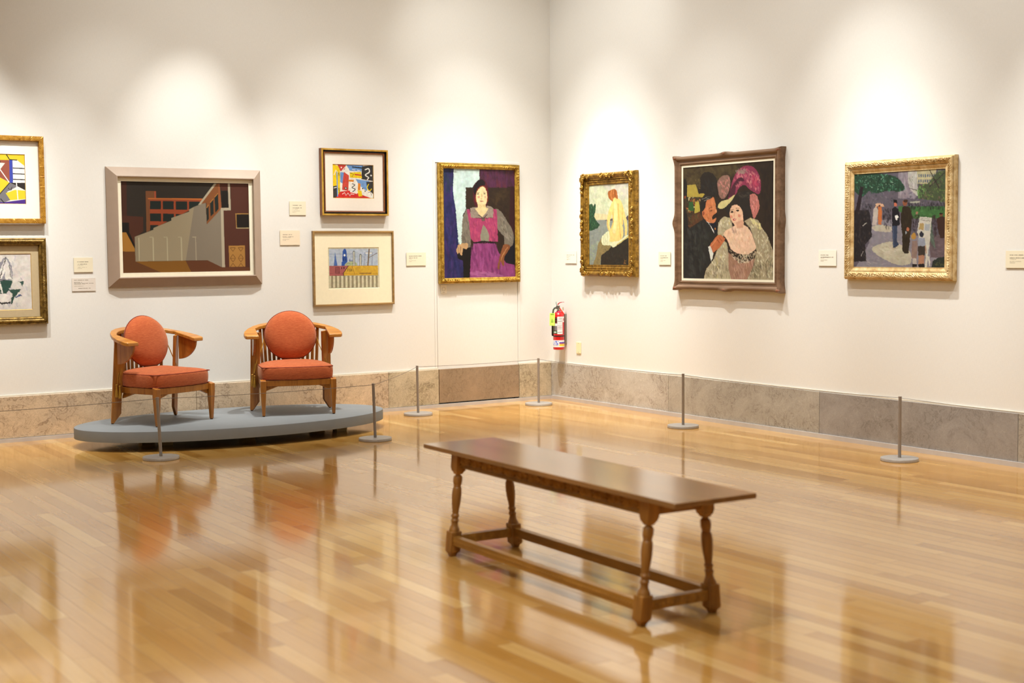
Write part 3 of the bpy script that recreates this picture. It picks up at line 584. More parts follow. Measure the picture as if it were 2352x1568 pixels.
["p","b9aea4",659,905,699,905,704,976,664,976],
["p","1d1a1c",658,961,710,961,710,991,658,994],
["p","9196a2",722,692,785,693,796,780,719,782],
["p","3b332d",715,778,796,779,792,875,718,875],
["p","2a2d3a",776,659,774,672,768,683,758,688,748,688,739,682,733,672,730,659,732,645,739,635,748,629,758,630,767,636,774,646],
["p","a87a60",722,873,786,873,783,976,725,976],
["p","1d1a1c",720,961,787,961,787,996,725,996],
["p","b09078",789,776,800,856,813,854,802,774],
["p","ccc8bc",802,875,838,885,849,975,837,985,823,915,808,996,792,996],
["p","28302a",855,1025,874,930,930,896,1011,881,1012,1025],
["s",["34402f","1c221d","6a6a42"],40,34,12,50,80,870,985,884,935,991,896,997,985]],"harbour":[["p","d2cbaa",-28,-43,1042,-36,1035,1059,-35,1035],
["p","8d8c78",0,12,1000,13,1000,7,0,6],
["p","8d8c78",3,9,5,990,9,990,8,9],
["p","8d8c78",992,16,992,997,996,997,996,16],
["p","b0bccb",26,36,970,41,974,457,24,444],
["s",["9eaec4","c0c9cf","a6b3c6"],70,120,26,6,14,34,43,964,51,962,445,32,432],
["p","5f7096",28,164,478,168,478,161,28,156],
["p","707a88",374,236,491,114,489,111,372,233],
["p","707a88",524,107,617,173,619,170,526,103],
["p","707a88",651,195,710,254,712,251,654,192],
["p","707a88",28,38,970,43,970,38,28,34],
["p","4969aa",141,109,156,246,182,446,113,445],
["p","2e54a2",283,233,286,103,305,53,326,31,349,53,362,104,364,234,375,252,372,364,340,386,326,448,259,447,263,356,278,349,276,248],
["p","e6e8e0",341,190,339,203,334,213,326,219,318,218,311,213,306,203,304,190,306,178,311,168,319,162,327,162,334,168,339,178],
["p","1c2f60",294,262,313,262,312,328,294,327],
["p","1c2f60",338,263,354,263,354,328,338,328],
["p","1c3470",278,240,373,241,373,233,278,232],
["p","a6b08a",323,445,320,418,355,386,380,364,407,347,429,339,454,336,489,337,523,352,566,401,569,448,447,456],
["p","5f7048",351,411,371,395,395,383,417,397,442,412,469,400,490,383,487,377,467,393,442,405,420,391,396,376,368,388,347,404],
["p","3a5288",412,339,425,267,440,339],
["p","3a5288",451,339,463,290,475,340],
["p","4b5258",481,450,483,105,495,85,513,85,525,105,523,450],
["p","c9cabb",490,450,492,105,516,105,514,450],
["p","4b5258",609,452,611,183,622,163,643,163,655,183,653,452],
["p","c9cabb",618,452,620,183,646,183,644,452],
["p","52647f",704,453,729,158,717,138,741,126,858,127,872,141,860,166,856,455,863,455,867,167,879,140,858,118,740,117,711,134,722,158,697,452],
["p","e0e0d6",729,130,864,132,861,158,730,157],
["p","7a8490",738,253,731,453,735,453,742,253],
["p","7a8490",826,254,849,429,852,428,830,253],
["p","776552",793,36,761,452,787,455,819,39],
["p","776552",790,267,970,148,965,135,784,254],
["p","a65c5a",24,444,393,449,297,612,292,684,25,680],
["s",["b56a68","96504e"],30,60,16,10,20,32,454,360,458,290,667,31,662],
["p","653236",139,471,224,472,223,625,138,624],
["p","8d4c4c",148,483,215,484,214,622,147,621],
["p","4a2a2c",251,478,272,479,272,519,251,519],
["p","4a2a2c",295,476,317,476,317,517,295,517],
["p","6b3638",25,626,290,638,290,632,25,621],
["p","7a4a3a",26,446,968,455,968,449,26,441],
["p","d2a734",390,449,973,454,974,687,303,679,299,624],
["s",["c09428","dcb548","b0862a"],40,90,18,16,20,476,460,962,467,961,671,522,663],
["p","4c3220",388,444,291,613,292,682,305,681,303,620,398,453],
["p","7a5a26",459,454,514,658,520,655,466,451],
["p","7a5a26",301,634,522,656,971,655,971,649,522,650,302,628],
["p","9a7430",603,646,843,650,843,621,603,617],
["p","5a4424",25,682,973,696,974,690,25,677],
["p","3a3028",377,582,382,517,375,516,370,581],
["p","3a3028",378,523,399,523,399,516,378,516],
["p","3a3028",376,550,392,551,392,543,376,543],
["p","3a3028",405,520,404,582,411,582,412,520],
["p","3a3028",436,518,420,522,417,546,431,558,429,577,417,579,418,586,434,582,437,555,423,543,425,527,437,525],
["p","3a3028",442,520,442,584,449,584,449,520],
["p","3a3028",457,521,459,584,466,584,464,520],
["p","3a3028",446,554,462,555,462,547,446,547],
["p","948a6e",55,683,94,684,93,966,54,968],
["p","948a6e",132,684,171,685,170,968,131,970],
["p","948a6e",211,686,250,686,250,969,211,971],
["p","948a6e",291,687,330,688,330,971,290,973],
["p","948a6e",372,688,411,689,411,973,371,975],
["p","948a6e",452,690,491,691,491,975,451,977],
["p","948a6e",532,691,572,692,571,976,531,978],
["p","948a6e",610,693,650,693,649,978,609,980],
["p","948a6e",689,694,729,695,729,980,689,982],
["p","948a6e",768,695,808,696,807,981,767,983],
["p","948a6e",845,697,885,697,885,983,845,985],
["p","948a6e",924,698,964,699,964,985,923,987],
["p","7a745e",25,684,27,973,974,985,974,979,28,968,29,684]],"jumble":[["p","f2efe4",0,0,1000,0,1000,1000,0,1000],
["p","f0cf1c",0,0,190,75,180,950,0,875],
["p","3f3d3c",0,650,110,625,120,1000,0,1000],
["p","6f9bd8",330,0,760,0,700,200,420,188],
["p","c9443a",120,0,340,0,300,150,200,212],
["p","3a3837",720,50,1000,0,1000,475,700,425],
["p","6f9bd8",190,225,300,250,260,575,190,525],
["p","cf4a3c",280,225,400,325,380,775,230,750,250,475],
["p","f0cf1c",420,238,690,212,720,400,420,388],
["p","7aa4dc",560,425,900,475,830,775,640,600],
["p","3a3837",820,500,1000,488,1000,875,840,700],
["p","d8302a",60,1000,190,800,430,763,980,1000],
["p","f4f1e8",430,525,600,550,590,862,420,812],
["p","f0cf1c",600,750,700,763,720,925,630,938],
["p","e88c26",620,538,680,562,670,750,610,750],
["p","e88c26",380,450,520,450,510,512,390,500],
["p","f4f1e8",795,165,813,155,839,140,863,129,875,128,882,137,889,159,892,184,889,204,872,222,840,244,807,266,787,298,802,332,830,353,857,371,868,382,866,385,856,399,842,414,831,425,849,450,858,439,874,423,889,400,892,368,871,344,843,325,819,308,813,302,823,292,852,272,886,249,911,221,918,186,914,150,904,119,885,97,858,97,829,110,802,125,785,135],
["p","e9cd20",870,556,861,576,847,607,833,642,829,676,839,709,856,739,877,763,899,776,921,767,937,745,950,723,959,708,941,692,932,707,920,728,908,745,901,749,890,741,873,721,858,695,851,674,854,650,866,620,880,590,890,569],
["p","f4f1e8",960,312,958,323,952,332,944,337,936,337,928,332,922,323,920,312,922,302,928,293,936,288,944,288,952,293,958,302],
["p","24221f",467,573,483,579,507,587,526,597,531,599,523,608,499,627,474,649,461,676,479,699,507,711,533,721,541,727,535,736,515,757,491,777,475,791,485,809,501,795,525,775,548,751,559,723,541,701,513,689,487,679,479,674,486,666,509,646,535,625,549,601,535,578,512,566,488,558,473,552],
["p","f6f3ea",234,882,288,833,319,921,369,846,418,933,443,871,519,884,521,866,437,854,422,917,371,829,321,904,292,817,226,868],
["p","24221f",418,257,515,291,465,358,475,367,525,284,422,243],
["p","c43a2a",539,312,699,331,701,294,541,275],
["p","24221f",479,91,719,116,721,84,481,59],
["p","f4f1e8",47,329,94,183,123,256,137,244,86,167,33,321],
["p","6f9bd8",98,225,108,950,132,950,122,225],
["p","24221f",144,252,159,339,171,336,156,248],
["p","24221f",144,702,164,812,145,846,155,854,176,812,156,698],
["p","f4f1e8",236,100,234,109,230,116,224,119,216,119,210,116,206,109,204,100,206,91,210,84,216,81,224,81,230,84,234,91],
["p","f4f1e8",206,244,323,84,396,146,404,129,317,66,194,231],
["p","24221f",746,700,744,709,740,716,734,719,726,719,720,716,716,709,714,700,716,691,720,684,726,681,734,681,740,684,744,691],
["p","24221f",804,775,803,783,799,789,793,792,787,792,781,789,777,783,776,775,777,767,781,761,787,758,793,758,799,761,803,767],
["p","24221f",862,831,879,819,902,806,917,805,926,830,931,870,935,901,945,899,941,868,935,826,923,795,899,794,875,808,858,819],
["p","24221f",354,700,351,716,341,729,328,737,312,737,299,729,289,716,286,700,289,684,299,671,312,663,328,663,341,671,351,684],
["p","dcd8cc",336,700,334,710,330,718,324,722,316,722,310,718,306,710,304,700,306,690,310,682,316,678,324,678,330,682,334,690],
["p","f4f1e8",479,159,559,171,561,154,481,141],
["p","f4f1e8",599,171,679,184,681,166,601,154],
["p","24221f",23,783,83,745,77,730,17,767],
["p","f2efe4",32,710,102,685,98,665,28,690]],"geometric":[["p","e9e4da",-43,-41,1045,-57,1032,1055,-42,1048],
["p","e6c62c",-43,-41,1045,-57,1041,280,888,127,-43,152],
["p","94503f",473,127,778,123,770,570,601,449,472,367],
["p","3a48a8",774,123,822,123,818,570,770,570],
["p","efece4",822,123,888,122,997,252,998,569,818,570],
["p","26222a",821,270,1001,274,1001,294,821,290],
["p","26222a",820,381,1000,386,1000,405,820,401],
["p","26222a",819,492,999,497,999,517,819,512],
["p","2b2523",770,570,998,569,999,724,883,642],
["p","e9c92c",385,505,601,449,770,570,620,834,383,833],
["p","757276",599,834,770,570,883,642,729,752,771,917,641,984,468,997],
["p","e9c92c",707,779,839,711,999,724,999,890,771,917],
["p","4a2c86",-42,994,684,957,999,895,1032,1055,-42,1048],
["p","3f3f9a",-42,643,341,560,383,997,-42,1021],
["p","a85442",-43,179,214,149,298,560,-42,616],
["p","1d1a1c",729,23,775,123,888,132,889,112,782,106,742,13],
["p","f2efe6",618,288,758,569,769,560,630,279],
["p","f2efe6",860,559,874,904,887,903,873,558],
["p","1d1a1c",387,293,692,193,689,177,384,277],
["p","1d1a1c",765,565,594,828,464,991,473,1003,603,839,775,575],
["p","26201f",651,177,646,204,633,225,613,237,592,238,573,226,560,205,555,178,560,152,573,130,593,118,614,118,633,130,646,151],
["p","e6e0d6",603,178,712,185,624,339,558,339],
["p","1d1a1c",743,679,775,731,808,654,785,717,796,721,805,640,771,718,752,671],
["p","1d1a1c",626,894,679,981,689,971,636,884]],"boats":[["p","d6d0c8",-39,-65,1050,-56,1028,1055,-38,1044],
["s",["c2bec0","b2afb6","cbc6c2","a8a6b0"],90,130,40,78,25,19,13,795,19,987,656,781,978,19,971],
["p","8c8a92",558,425,576,302,619,171,658,88,698,57,735,119,763,224,774,347,766,452,727,482,673,477,606,468],
["p","e6e2da",558,438,637,248,682,95,695,274,635,451],
["p","dcd8d0",697,95,744,223,760,452,677,446],
["p","3a3838",693,55,611,449,620,453,702,58],
["p","3a3838",731,198,747,440,754,439,738,197],
["p","3a3838",557,455,759,488,760,477,558,445],
["p","2c4a40",327,474,773,473,744,603,689,703,440,676],
["p","e2ded6",602,491,632,693,651,688,621,486],
["p","2c4a40",709,633,873,630,784,767,753,898,729,878,762,716],
["p","33504a",836,498,908,491,879,592,865,529],
["p","4a5a78",791,777,874,741,868,719,785,756],
["p","dedad2",564,764,670,703,765,754,630,872],
["p","2c2a2c",557,827,637,897,728,873,723,844,641,868,570,802],
["p","2c2a2c",518,710,614,686,612,669,515,693],
["s",["6a6a72","3c3c42"],30,50,12,60,50,58,192,328,195,440,651,172,798]]}
# ------------------------------------------------------------------ picture rasteriser (pigment stored per vertex)
def in_poly(px, py, poly):
    ins = np.zeros(px.shape, bool); n = len(poly)
    for i in range(n):
        x0, y0 = poly[i]; x1, y1 = poly[(i+1) % n]
        if y0 == y1: continue
        c = ((y0 > py) != (y1 > py)) & (px < (x1-x0)*(py-y0)/(y1-y0)+x0); ins ^= c
    return ins
def fill(img, poly, col, al=1.0):
    H, W = img.shape[:2]
    xs = [q[0] for q in poly]; ys = [q[1] for q in poly]
    x0 = max(0, int(min(xs))-1); x1 = min(W, int(max(xs))+2); y0 = max(0, int(min(ys))-1); y1 = min(H, int(max(ys))+2)
    if x0 >= x1 or y0 >= y1: return
    acc = 0
    for ox, oy in ((.25, .25), (.75, .25), (.25, .75), (.75, .75)):
        gx, gy = np.meshgrid(np.arange(x0, x1)+ox, np.arange(y0, y1)+oy); acc = acc + in_poly(gx, gy, poly)
    a = (acc/4.*al)[..., None]; img[y0:y1, x0:x1] = img[y0:y1, x0:x1]*(1-a) + a*np.array(col)
def paint(ops, W, H, seed, warp=1.0):
    rg = np.random.RandomState(seed); img = np.ones((H, W, 3))*.3
    sx, sy = W/1000., H/1000.
    for op in ops:
        if op[0] == 'p':
            c = srgb(op[1]); f = op[2:]; fill(img, [(f[i]*sx, f[i+1]*sy) for i in range(0, len(f), 2)], c)
        else:
            _, cols, n, ln, wd, ang, spr = op[:7]; f = op[7:]; reg = [(f[i]*sx, f[i+1]*sy) for i in range(0, len(f), 2)]
            xs = [q[0] for q in reg]; ys = [q[1] for q in reg]; k = 0; tries = 0
            while k < n and tries < n*8:
                tries += 1; cx = rg.uniform(min(xs), max(xs)); cy = rg.uniform(min(ys), max(ys))
                if not in_poly(np.array([cx]), np.array([cy]), reg)[0]: continue
                k += 1; a = math.radians(ang + rg.uniform(-spr, spr)); l_ = ln*sy*rg.uniform(.5, 1)/2; w_ = max(.45, wd*sy*rg.uniform(.5, 1)/2)
                dx, dy = math.cos(a), math.sin(a); c = np.array(srgb(cols[rg.randint(len(cols))])) * rg.uniform(.88, 1.12)
                P_ = [(cx-dx*l_, cy-dy*l_), (cx-dx*l_*.5-dy*w_, cy-dy*l_*.5+dx*w_), (cx+dx*l_*.5-dy*w_, cy+dy*l_*.5+dx*w_), (cx+dx*l_, cy+dy*l_), (cx+dx*l_*.5+dy*w_, cy+dy*l_*.5-dx*w_), (cx-dx*l_*.5+dy*w_, cy-dy*l_*.5-dx*w_)]
                fill(img, P_, c, .55)
    if warp:    # soft hand-painted edges
        def sm(a, k):
            for _ in range(k): a = (a + np.roll(a, 1, 0) + np.roll(a, -1, 0) + np.roll(a, 1, 1) + np.roll(a, -1, 1))/5
            return a
        wx = sm(rg.randn(H, W), 6); wy = sm(rg.randn(H, W), 6); wx *= warp/wx.std(); wy *= warp/wy.std()
        gx, gy = np.meshgrid(np.arange(W), np.arange(H)); fx = np.clip(gx+wx, 0, W-1.001); fy = np.clip(gy+wy, 0, H-1.001)
        ix = fx.astype(int); iy = fy.astype(int); tx = (fx-ix)[..., None]; ty = (fy-iy)[..., None]
        img = (img[iy, ix]*(1-tx)+img[iy, ix+1]*tx)*(1-ty) + (img[iy+1, ix]*(1-tx)+img[iy+1, ix+1]*tx)*ty
        img *= (1 + .05*sm(rg.randn(H, W), 1))[..., None]
        for k_, amp in ((12, .02), (40, .05)):    # uneven handling of the pigment
            f_ = sm(rg.randn(H, W), k_); img *= (1 + amp*np.clip(f_/f_.std(), -2, 2))[..., None]
        for c_i in range(3): f_ = sm(rg.randn(H, W), 25); img[..., c_i] *= 1 + .015*np.clip(f_/f_.std(), -2, 2)
    return np.clip(img, 0, 1)
def picture(name, key, x0, x1, z0, z1, d, mat, parent, res, seed, warp=1.0, gain=1.0):
    """flat pigmented sheet from (x0,z0) to (x1,z1), standing d out from the wall (local y = -d)"""
    W = int((x1-x0)/res); H = int((z1-z0)/res); img = paint(ART[key], W, H, seed, warp) * gain
    gx, gz = np.meshgrid(np.linspace(x0, x1, W), np.linspace(z1, z0, H))
    co = np.stack([gx, np.full_like(gx, -d), gz], -1).reshape(-1, 3).astype(np.float32)
    i = np.arange(W*H).reshape(H, W); q = np.stack([i[:-1, :-1], i[1:, :-1], i[1:, 1:], i[:-1, 1:]], -1).reshape(-1, 4)
    me = bpy.data.meshes.new(name); me.vertices.add(W*H); me.vertices.foreach_set('co', co.ravel())
    me.loops.add(q.size); me.loops.foreach_set('vertex_index', q.ravel().astype(np.int32)); me.polygons.add(len(q))
    me.polygons.foreach_set('loop_start', np.arange(0, q.size, 4, dtype=np.int32)); me.update(calc_edges=True)
    at = me.attributes.new('pigment', 'FLOAT_COLOR', 'POINT'); at.data.foreach_set('color', np.concatenate([img.reshape(-1, 3), np.ones((W*H, 1))], 1).astype(np.float32).ravel())
    return finish(name, me, mat, parent)
def frame(name, w, h, prof, mat, parent, relief=None, res=None, smooth=35, z0=0.0, ins=0.0):
    """mitred moulding; prof = [(inset, standout)] from the outer wall edge inwards"""
    b = MB(); X0, X1, Z0, Z1 = -w/2+ins, w/2-ins, z0+ins, z0+h-ins
    for side in range(4):
        Ls = (X1-X0) if side % 2 == 0 else (Z1-Z0)
        n = max(1, int(Ls/res)) if res else 1
        V = []; m = len(prof)
        for i in range(n+1):
            for (u, d) in prof:
                s = u + (Ls-2*u)*i/n; uu, dd = u, d
                if relief:
                    du, dn = relief(s, u, Ls, side); uu += du; dd += dn; s = uu + (Ls-2*uu)*i/n
                if side == 0: p = (X0+s, -dd, Z1-uu)
                elif side == 1: p = (X1-uu, -dd, Z1-s)
                elif side == 2: p = (X1-s, -dd, Z0+uu)
                else: p = (X0+uu, -dd, Z0+s)
                V.append(p)
        Fc = [(i*m+k, (i+1)*m+k, (i+1)*m+k+1, i*m+k+1) for i in range(n) for k in range(m-1)]
        b.add(V, Fc)
    return b.build(name, mat, parent, smooth=smooth)
def slab_ring(name, x0, x1, z0, z1, a0, a1, c0, c1, d, mat, parent, t=.004):
    """mat board: outer rectangle with a window cut in it, t thick"""
    b = MB(); o = [(x0, z0), (x1, z0), (x1, z1), (x0, z1)]; i_ = [(a0, c0), (a1, c0), (a1, c1), (a0, c1)]
    V = [(x, -d, z) for x, z in o] + [(x, -d, z) for x, z in i_] + [(x, -(d-t), z) for x, z in i_]
    V[8:] = [(x + (t*.8 if k in (0, 3) else -t*.8), -(d-t), z + (t*.8 if k in (0, 1) else -t*.8)) for k, (x, z) in enumerate(i_)]
    b.add(V, [(k, (k+1) % 4, 4+(k+1) % 4, 4+k) for k in range(4)], 0); n = len(b.f)
    b.add(V, [(4+k, 4+(k+1) % 4, 8+(k+1) % 4, 8+k) for k in range(4)], 1 if isinstance(mat, (list, tuple)) else 0)
    return b.build(name, mat, parent)
def on_left(x, z): return (x, -.001, z), 0.0
def on_right(y, z): return (-.001, y, z), -PI/2

# ------------------------------------------------------------------ room shell
XL, YB = -13.0, -15.5
def structure(o): o['kind'] = 'structure'; return o
b = MB(); b.box((XL, YB, -.12), (.2, .2, 0)); structure(b.build('floor', MFLOOR))
b = MB(); b.box((XL, YB, CEIL), (.2, .2, CEIL+.15)); structure(b.build('ceiling', simple('ceiling_paint', 'cfc4b2', .9)))
DX0, DX1, DZ = -1.372, -.421, 2.393
b = MB()                                    # left wall with the opening of the flush door
b.box((XL, 0, 0), (DX0, .15, CEIL)); b.box((DX1, 0, 0), (0, .15, CEIL)); b.box((DX0, 0, DZ), (DX1, .15, CEIL)); b.box((DX0, .09, 0), (DX1, .15, DZ))
structure(b.build('wall_left', MWALL))
b = MB(); b.box((0, YB, 0), (.15, .15, CEIL)); structure(b.build('wall_right', MWALL))
b = MB(); b.box((XL-.15, YB, 0), (XL, .15, CEIL)); structure(b.build('wall_far_left', MWALL))
b = MB(); b.box((XL-.15, YB-.15, 0), (.15, YB, CEIL)); structure(b.build('wall_back', MWALL))
# flush door covered in the same cloth, its part of the stone base stuck to it
b = MB(); g = .004; b.box((DX0+g, .001, .04), (DX1-g, .05, DZ-g)); door = structure(b.build('door_1', MWALL))
T = srgb
MS = [mat_marble('tan_marble', T('d8c2a4'), T('c8b294'), T('b09e88'), T('6a5238'), 3.1, .9),
      mat_marble('tan_marble_grey', T('ccbea2'), T('b8aa90'), T('a09478'), T('5c4a34'), 9.4, .9),
      mat_marble('brown_marble', T('a48c72'), T('958068'), T('88765f'), T('5f4a38'), 5.2, .6),
      mat_marble('beige_veined_marble', T('c8c5bc'), T('b4aea4'), T('a69f92'), T('644a3e'), 12.7, .75),
      mat_marble('grey_beige_marble', T('b2aca0'), T('a19b90'), T('9a9386'), T('5c4e42'), 17.3, .7),
      mat_marble('grey_marble', T('a09b95'), T('928c86'), T('87817b'), T('565049'), 21.9, .55)]
KZ, DZT = .033, .375
def slabs(b, axis, cuts, mats, t=.02, j=.0014):
    for (a, c), mi in zip(cuts, mats):
        if axis == 'x': b.box((a+j, -t, KZ), (c-j, .0, DZT), mi)
        else: b.box((-t, a+j, KZ), (.0, c-j, DZT), mi)
b = MB(); slabs(b, 'x', [(-13, -9.6), (-9.6, -7.69), (-7.69, -5.77), (-5.77, -3.852), (-3.852, -1.931), (-1.931, DX0), (DX1, -.02)], [0, 1, 0, 0, 0, 1, 1])
base_l = structure(b.build('baseboard_left', MS, bevel=.002, bseg=1))
b = MB(); b.box((DX0+.005, -.0205, KZ+.012), (DX1-.005, .002, DZT), 2); b.build('base_slab', MS, door, bevel=.002, bseg=1)
b = MB(); slabs(b, 'y', [(-1.892, 0), (-3.784, -1.892), (-5.664, -3.784), (-7.56, -5.664), (-9.4, -7.56), (-15.5, -9.4)], [3, 4, 5, 4, 5, 4])
base_r = structure(b.build('baseboard_right', MS, bevel=.002, bseg=1))
MK = simple('pale_grey_kerb', 'b9b4b0', .5, 0, .05, 12)
b = MB(); b.box((XL, -.034, 0), (0, .0, KZ-.002)); structure(b.build('trim_1', MK))
b = MB(); b.box((-.034, YB, 0), (.0, -.034, KZ+.003)); structure(b.build('trim_2', MK))
MCR = simple('cream_caulk', 'd8cfbd', .7, 0, .05)
b = MB(); b.box((XL, -.012, DZT), (DX0, .0, DZT+.012)); b.box((DX1, -.012, DZT), (-.012, 0, DZT+.012)); structure(b.build('trim_3', MCR))
b = MB(); b.box((-.012, YB, DZT), (0, -.012, DZT+.012)); structure(b.build('trim_4', MCR))
b = MB(); q = .028
b.box((DX0-q, -.004, DZT+.012), (DX0-.002, 0, DZ+.002)); b.box((DX1+.002, -.004, DZT+.012), (DX1+q, 0, DZ+.002)); b.box((DX0-q, -.004, DZ+.002), (DX1+q, 0, DZ+q))
structure(b.build('trim_5', MWALL, bevel=.0015, bseg=1))
# ------------------------------------------------------------------ framed pictures
MTAUPE = simple('taupe_lacquered_wood', 'a5917f', .55, 0, .03, 14)
MLIN = simple('ivory_liner', 'e6e0c8', .75, 0, .02, 30)
MMAT = simple('white_mat_board', 'ebe3d6', .85, 0, .015, 60); MMATC = simple('cream_mat_board', 'ece2c2', .85, 0, .02, 40)
MMATT = simple('tan_mat_board', 'b5a27e', .85, 0, .03, 40); MBEV = simple('gilt_bevel', 'c09a4c', .5, .3, .1)
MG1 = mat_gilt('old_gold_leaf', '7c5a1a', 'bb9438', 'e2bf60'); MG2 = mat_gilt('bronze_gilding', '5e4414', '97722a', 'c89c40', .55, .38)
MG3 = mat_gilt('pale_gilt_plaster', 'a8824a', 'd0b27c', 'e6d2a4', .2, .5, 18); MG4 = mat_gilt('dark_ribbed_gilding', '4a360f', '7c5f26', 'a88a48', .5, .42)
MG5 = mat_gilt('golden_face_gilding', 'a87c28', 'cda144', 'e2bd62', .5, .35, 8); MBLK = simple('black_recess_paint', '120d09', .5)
MBRN = mat_wood('red_brown_moulding', '6b3a1a', '8a5228', .45, 1, 0); MCARV = mat_wood('carved_brown_oak', '5d4229', '806248', .5, 1, 0)
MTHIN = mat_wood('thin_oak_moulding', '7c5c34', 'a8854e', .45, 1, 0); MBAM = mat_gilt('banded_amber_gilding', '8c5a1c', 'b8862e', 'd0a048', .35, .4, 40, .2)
def art_thing(place, name, label, cat='painting', group=None):
    (loc, rz) = place; e = empty(name, loc, rz); tag(e, label, cat, group or 'framed pictures on the two walls'); return e

# factory picture in the wide grey-brown frame
t = art_thing(on_left(-3.906, 1.251), 'framed_painting', 'grey factory wall painting in a wide taupe frame above the left armchair')
W_, H_ = 1.396, 1.021
frame('frame', W_, H_, [(0, 0), (0, .018), (.004, .022), (.078, .068), (.085, .066), (.086, .040)], MTAUPE, t)
frame('liner', W_, H_, [(.0845, .038), (.121, .038), (.121, .028)], MLIN, t)
picture('canvas', 'factory', -W_/2+.120, W_/2-.120, .120, H_-.120, .030, MOIL, t, .0034, 1, 0, .9)
# small colourful abstract in gold and black frame
t = art_thing(on_left(-2.267, 1.872), 'framed_abstract_print', 'small bright jumbled abstract in a gold and black frame, above the harbour drawing', 'painting')
W_, H_ = .694, .619
frame('frame', W_, H_, [(0, 0), (0, .050)], MBRN, t); frame('gold_face', W_, H_, [(0, .050), (.002, .056), (.016, .056), (.018, .050)], MG5, t)
frame('black_recess', W_, H_, [(.018, .050), (.0185, .030), (.032, .030)], MBLK, t); frame('inner_moulding', W_, H_, [(.0318, .030), (.032, .040), (.044, .036), (.044, .022)], MBRN, t)
slab_ring('mat_board', -W_/2+.043, W_/2-.043, .043, H_-.043, -.222, .204, .161, .476, .026, [MMAT, MBEV], t, .006)
picture('picture', 'jumble', -.223, .205, .160, .477, .020, MPAPER, t, .0018, 2, .15, .85)
# harbour drawing
t = art_thing(on_left(-2.281, 1.032), 'framed_drawing', 'harbour drawing with a blue clock tower and yellow shed, thin oak frame', 'drawing')
W_, H_ = .845, .698
frame('frame', W_, H_, [(0, 0), (0, .030), (.003, .033), (.014, .033), (.017, .029), (.017, .012)], MTHIN, t, smooth=0)
slab_ring('mat_board', -W_/2+.0165, W_/2-.0165, .0165, H_-.0165, -.265, .269, .159, .543, .016, [MMATC, MMATC], t, .003)
picture('picture', 'harbour', -.266, .270, .158, .544, .013, MPAPER, t, .0019, 3, .15, .85)
# tall portrait
t = art_thing(on_left(-.885, 1.215), 'framed_portrait', 'tall portrait of a seated woman in pink and purple, gilt frame with leafy corners')
W_, H_ = .941, 1.175
def rel_leaf(s, u, Ls, side):
    e = min(s, Ls-s); f = 0
    if .012 < u < .044 and e < .19:
        f = .006*abs(math.sin(e*75+u*60))*max(0, math.cos((u-.03)*60)); f *= min(1, (.19-e)/.05)
    return 0, f
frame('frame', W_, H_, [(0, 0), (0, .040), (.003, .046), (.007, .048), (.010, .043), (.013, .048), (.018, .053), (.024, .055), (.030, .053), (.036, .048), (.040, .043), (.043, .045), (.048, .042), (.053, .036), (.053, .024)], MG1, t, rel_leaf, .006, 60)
picture('canvas', 'seated_woman', -W_/2+.052, W_/2-.052, .052, H_-.052, .028, MOIL, t, .0026, 4, .6, .68)
for sx in (-1, 1):
    for sz in (0, 1):
        cb = MB(); cx, cz = sx*(W_/2-.028), (H_-.028 if sz else .028); s_z = -1 if sz else 1
        for q in range(6):   # acanthus sprays running both ways from the corner
            k = .022 + q*.027
            cb.tube([(cx - sx*k, -.056, cz + s_z*.010), (cx - sx*(k+.012), -.061, cz - s_z*.004), (cx - sx*(k+.026), -.056, cz + s_z*.008)], [.003, .0045, .002], 6)
            cb.tube([(cx - sx*(-.010), -.056, cz + s_z*k), (cx + sx*(-.004), -.061, cz + s_z*(k+.012)), (cx - sx*(-.008), -.056, cz + s_z*(k+.026))], [.003, .0045, .002], 6)
        cb.sphere((cx, -.055, cz), .014, 6, 10, (1, .6, 1)); cb.build('corner_ornament', MG1, t, 60)
# ---- right wall
# bather by a lake in a baroque gilt frame
t = art_thing(on_right(-1.012, 1.272), 'framed_painting', 'bather seated on a lakeside rock, deep gilt frame with scrolled corners')
W_, H_ = .856, 1.006
def rel_bead(s, u, Ls, side):
    if .074 < u < .088: return 0, .0022*math.sin(s*190) + .0012*math.sin(s*90)
    if u < .001: return .001*math.sin(s*260), 0
    return 0, 0
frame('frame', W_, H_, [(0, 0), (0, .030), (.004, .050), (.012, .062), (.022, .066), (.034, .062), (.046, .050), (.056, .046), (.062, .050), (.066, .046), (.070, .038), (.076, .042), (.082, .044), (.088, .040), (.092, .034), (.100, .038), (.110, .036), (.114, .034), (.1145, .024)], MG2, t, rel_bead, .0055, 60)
picture('canvas', 'bather', -W_/2+.1135, W_/2-.1135, .1135, H_-.1135, .028, MOIL, t, .0024, 5, .6, .74)
def spiral(c, r0, turns, a0, sgn, d, n=22, ex=0.0):
    P_ = []
    for i in range(n+1):
        f = i/n; r = r0*(1-f*.82); a = a0 + sgn*turns*2*PI*f; P_.append((c[0]+r*math.cos(a), -(d+.006*math.sin(f*PI)+ex*f), c[1]+r*math.sin(a)))
    return P_
def scrolls(pts):
    b = MB()
    for c, r0, tn, a0, sg in pts:
        P_ = spiral(c, r0, tn, a0, sg, .062); b.tube(P_, [.0075*(1-.5*i/22)+.001 for i in range(23)], 7); b.sphere((P_[-1][0], -.068, P_[-1][2]), .009, 6, 8)
    return b
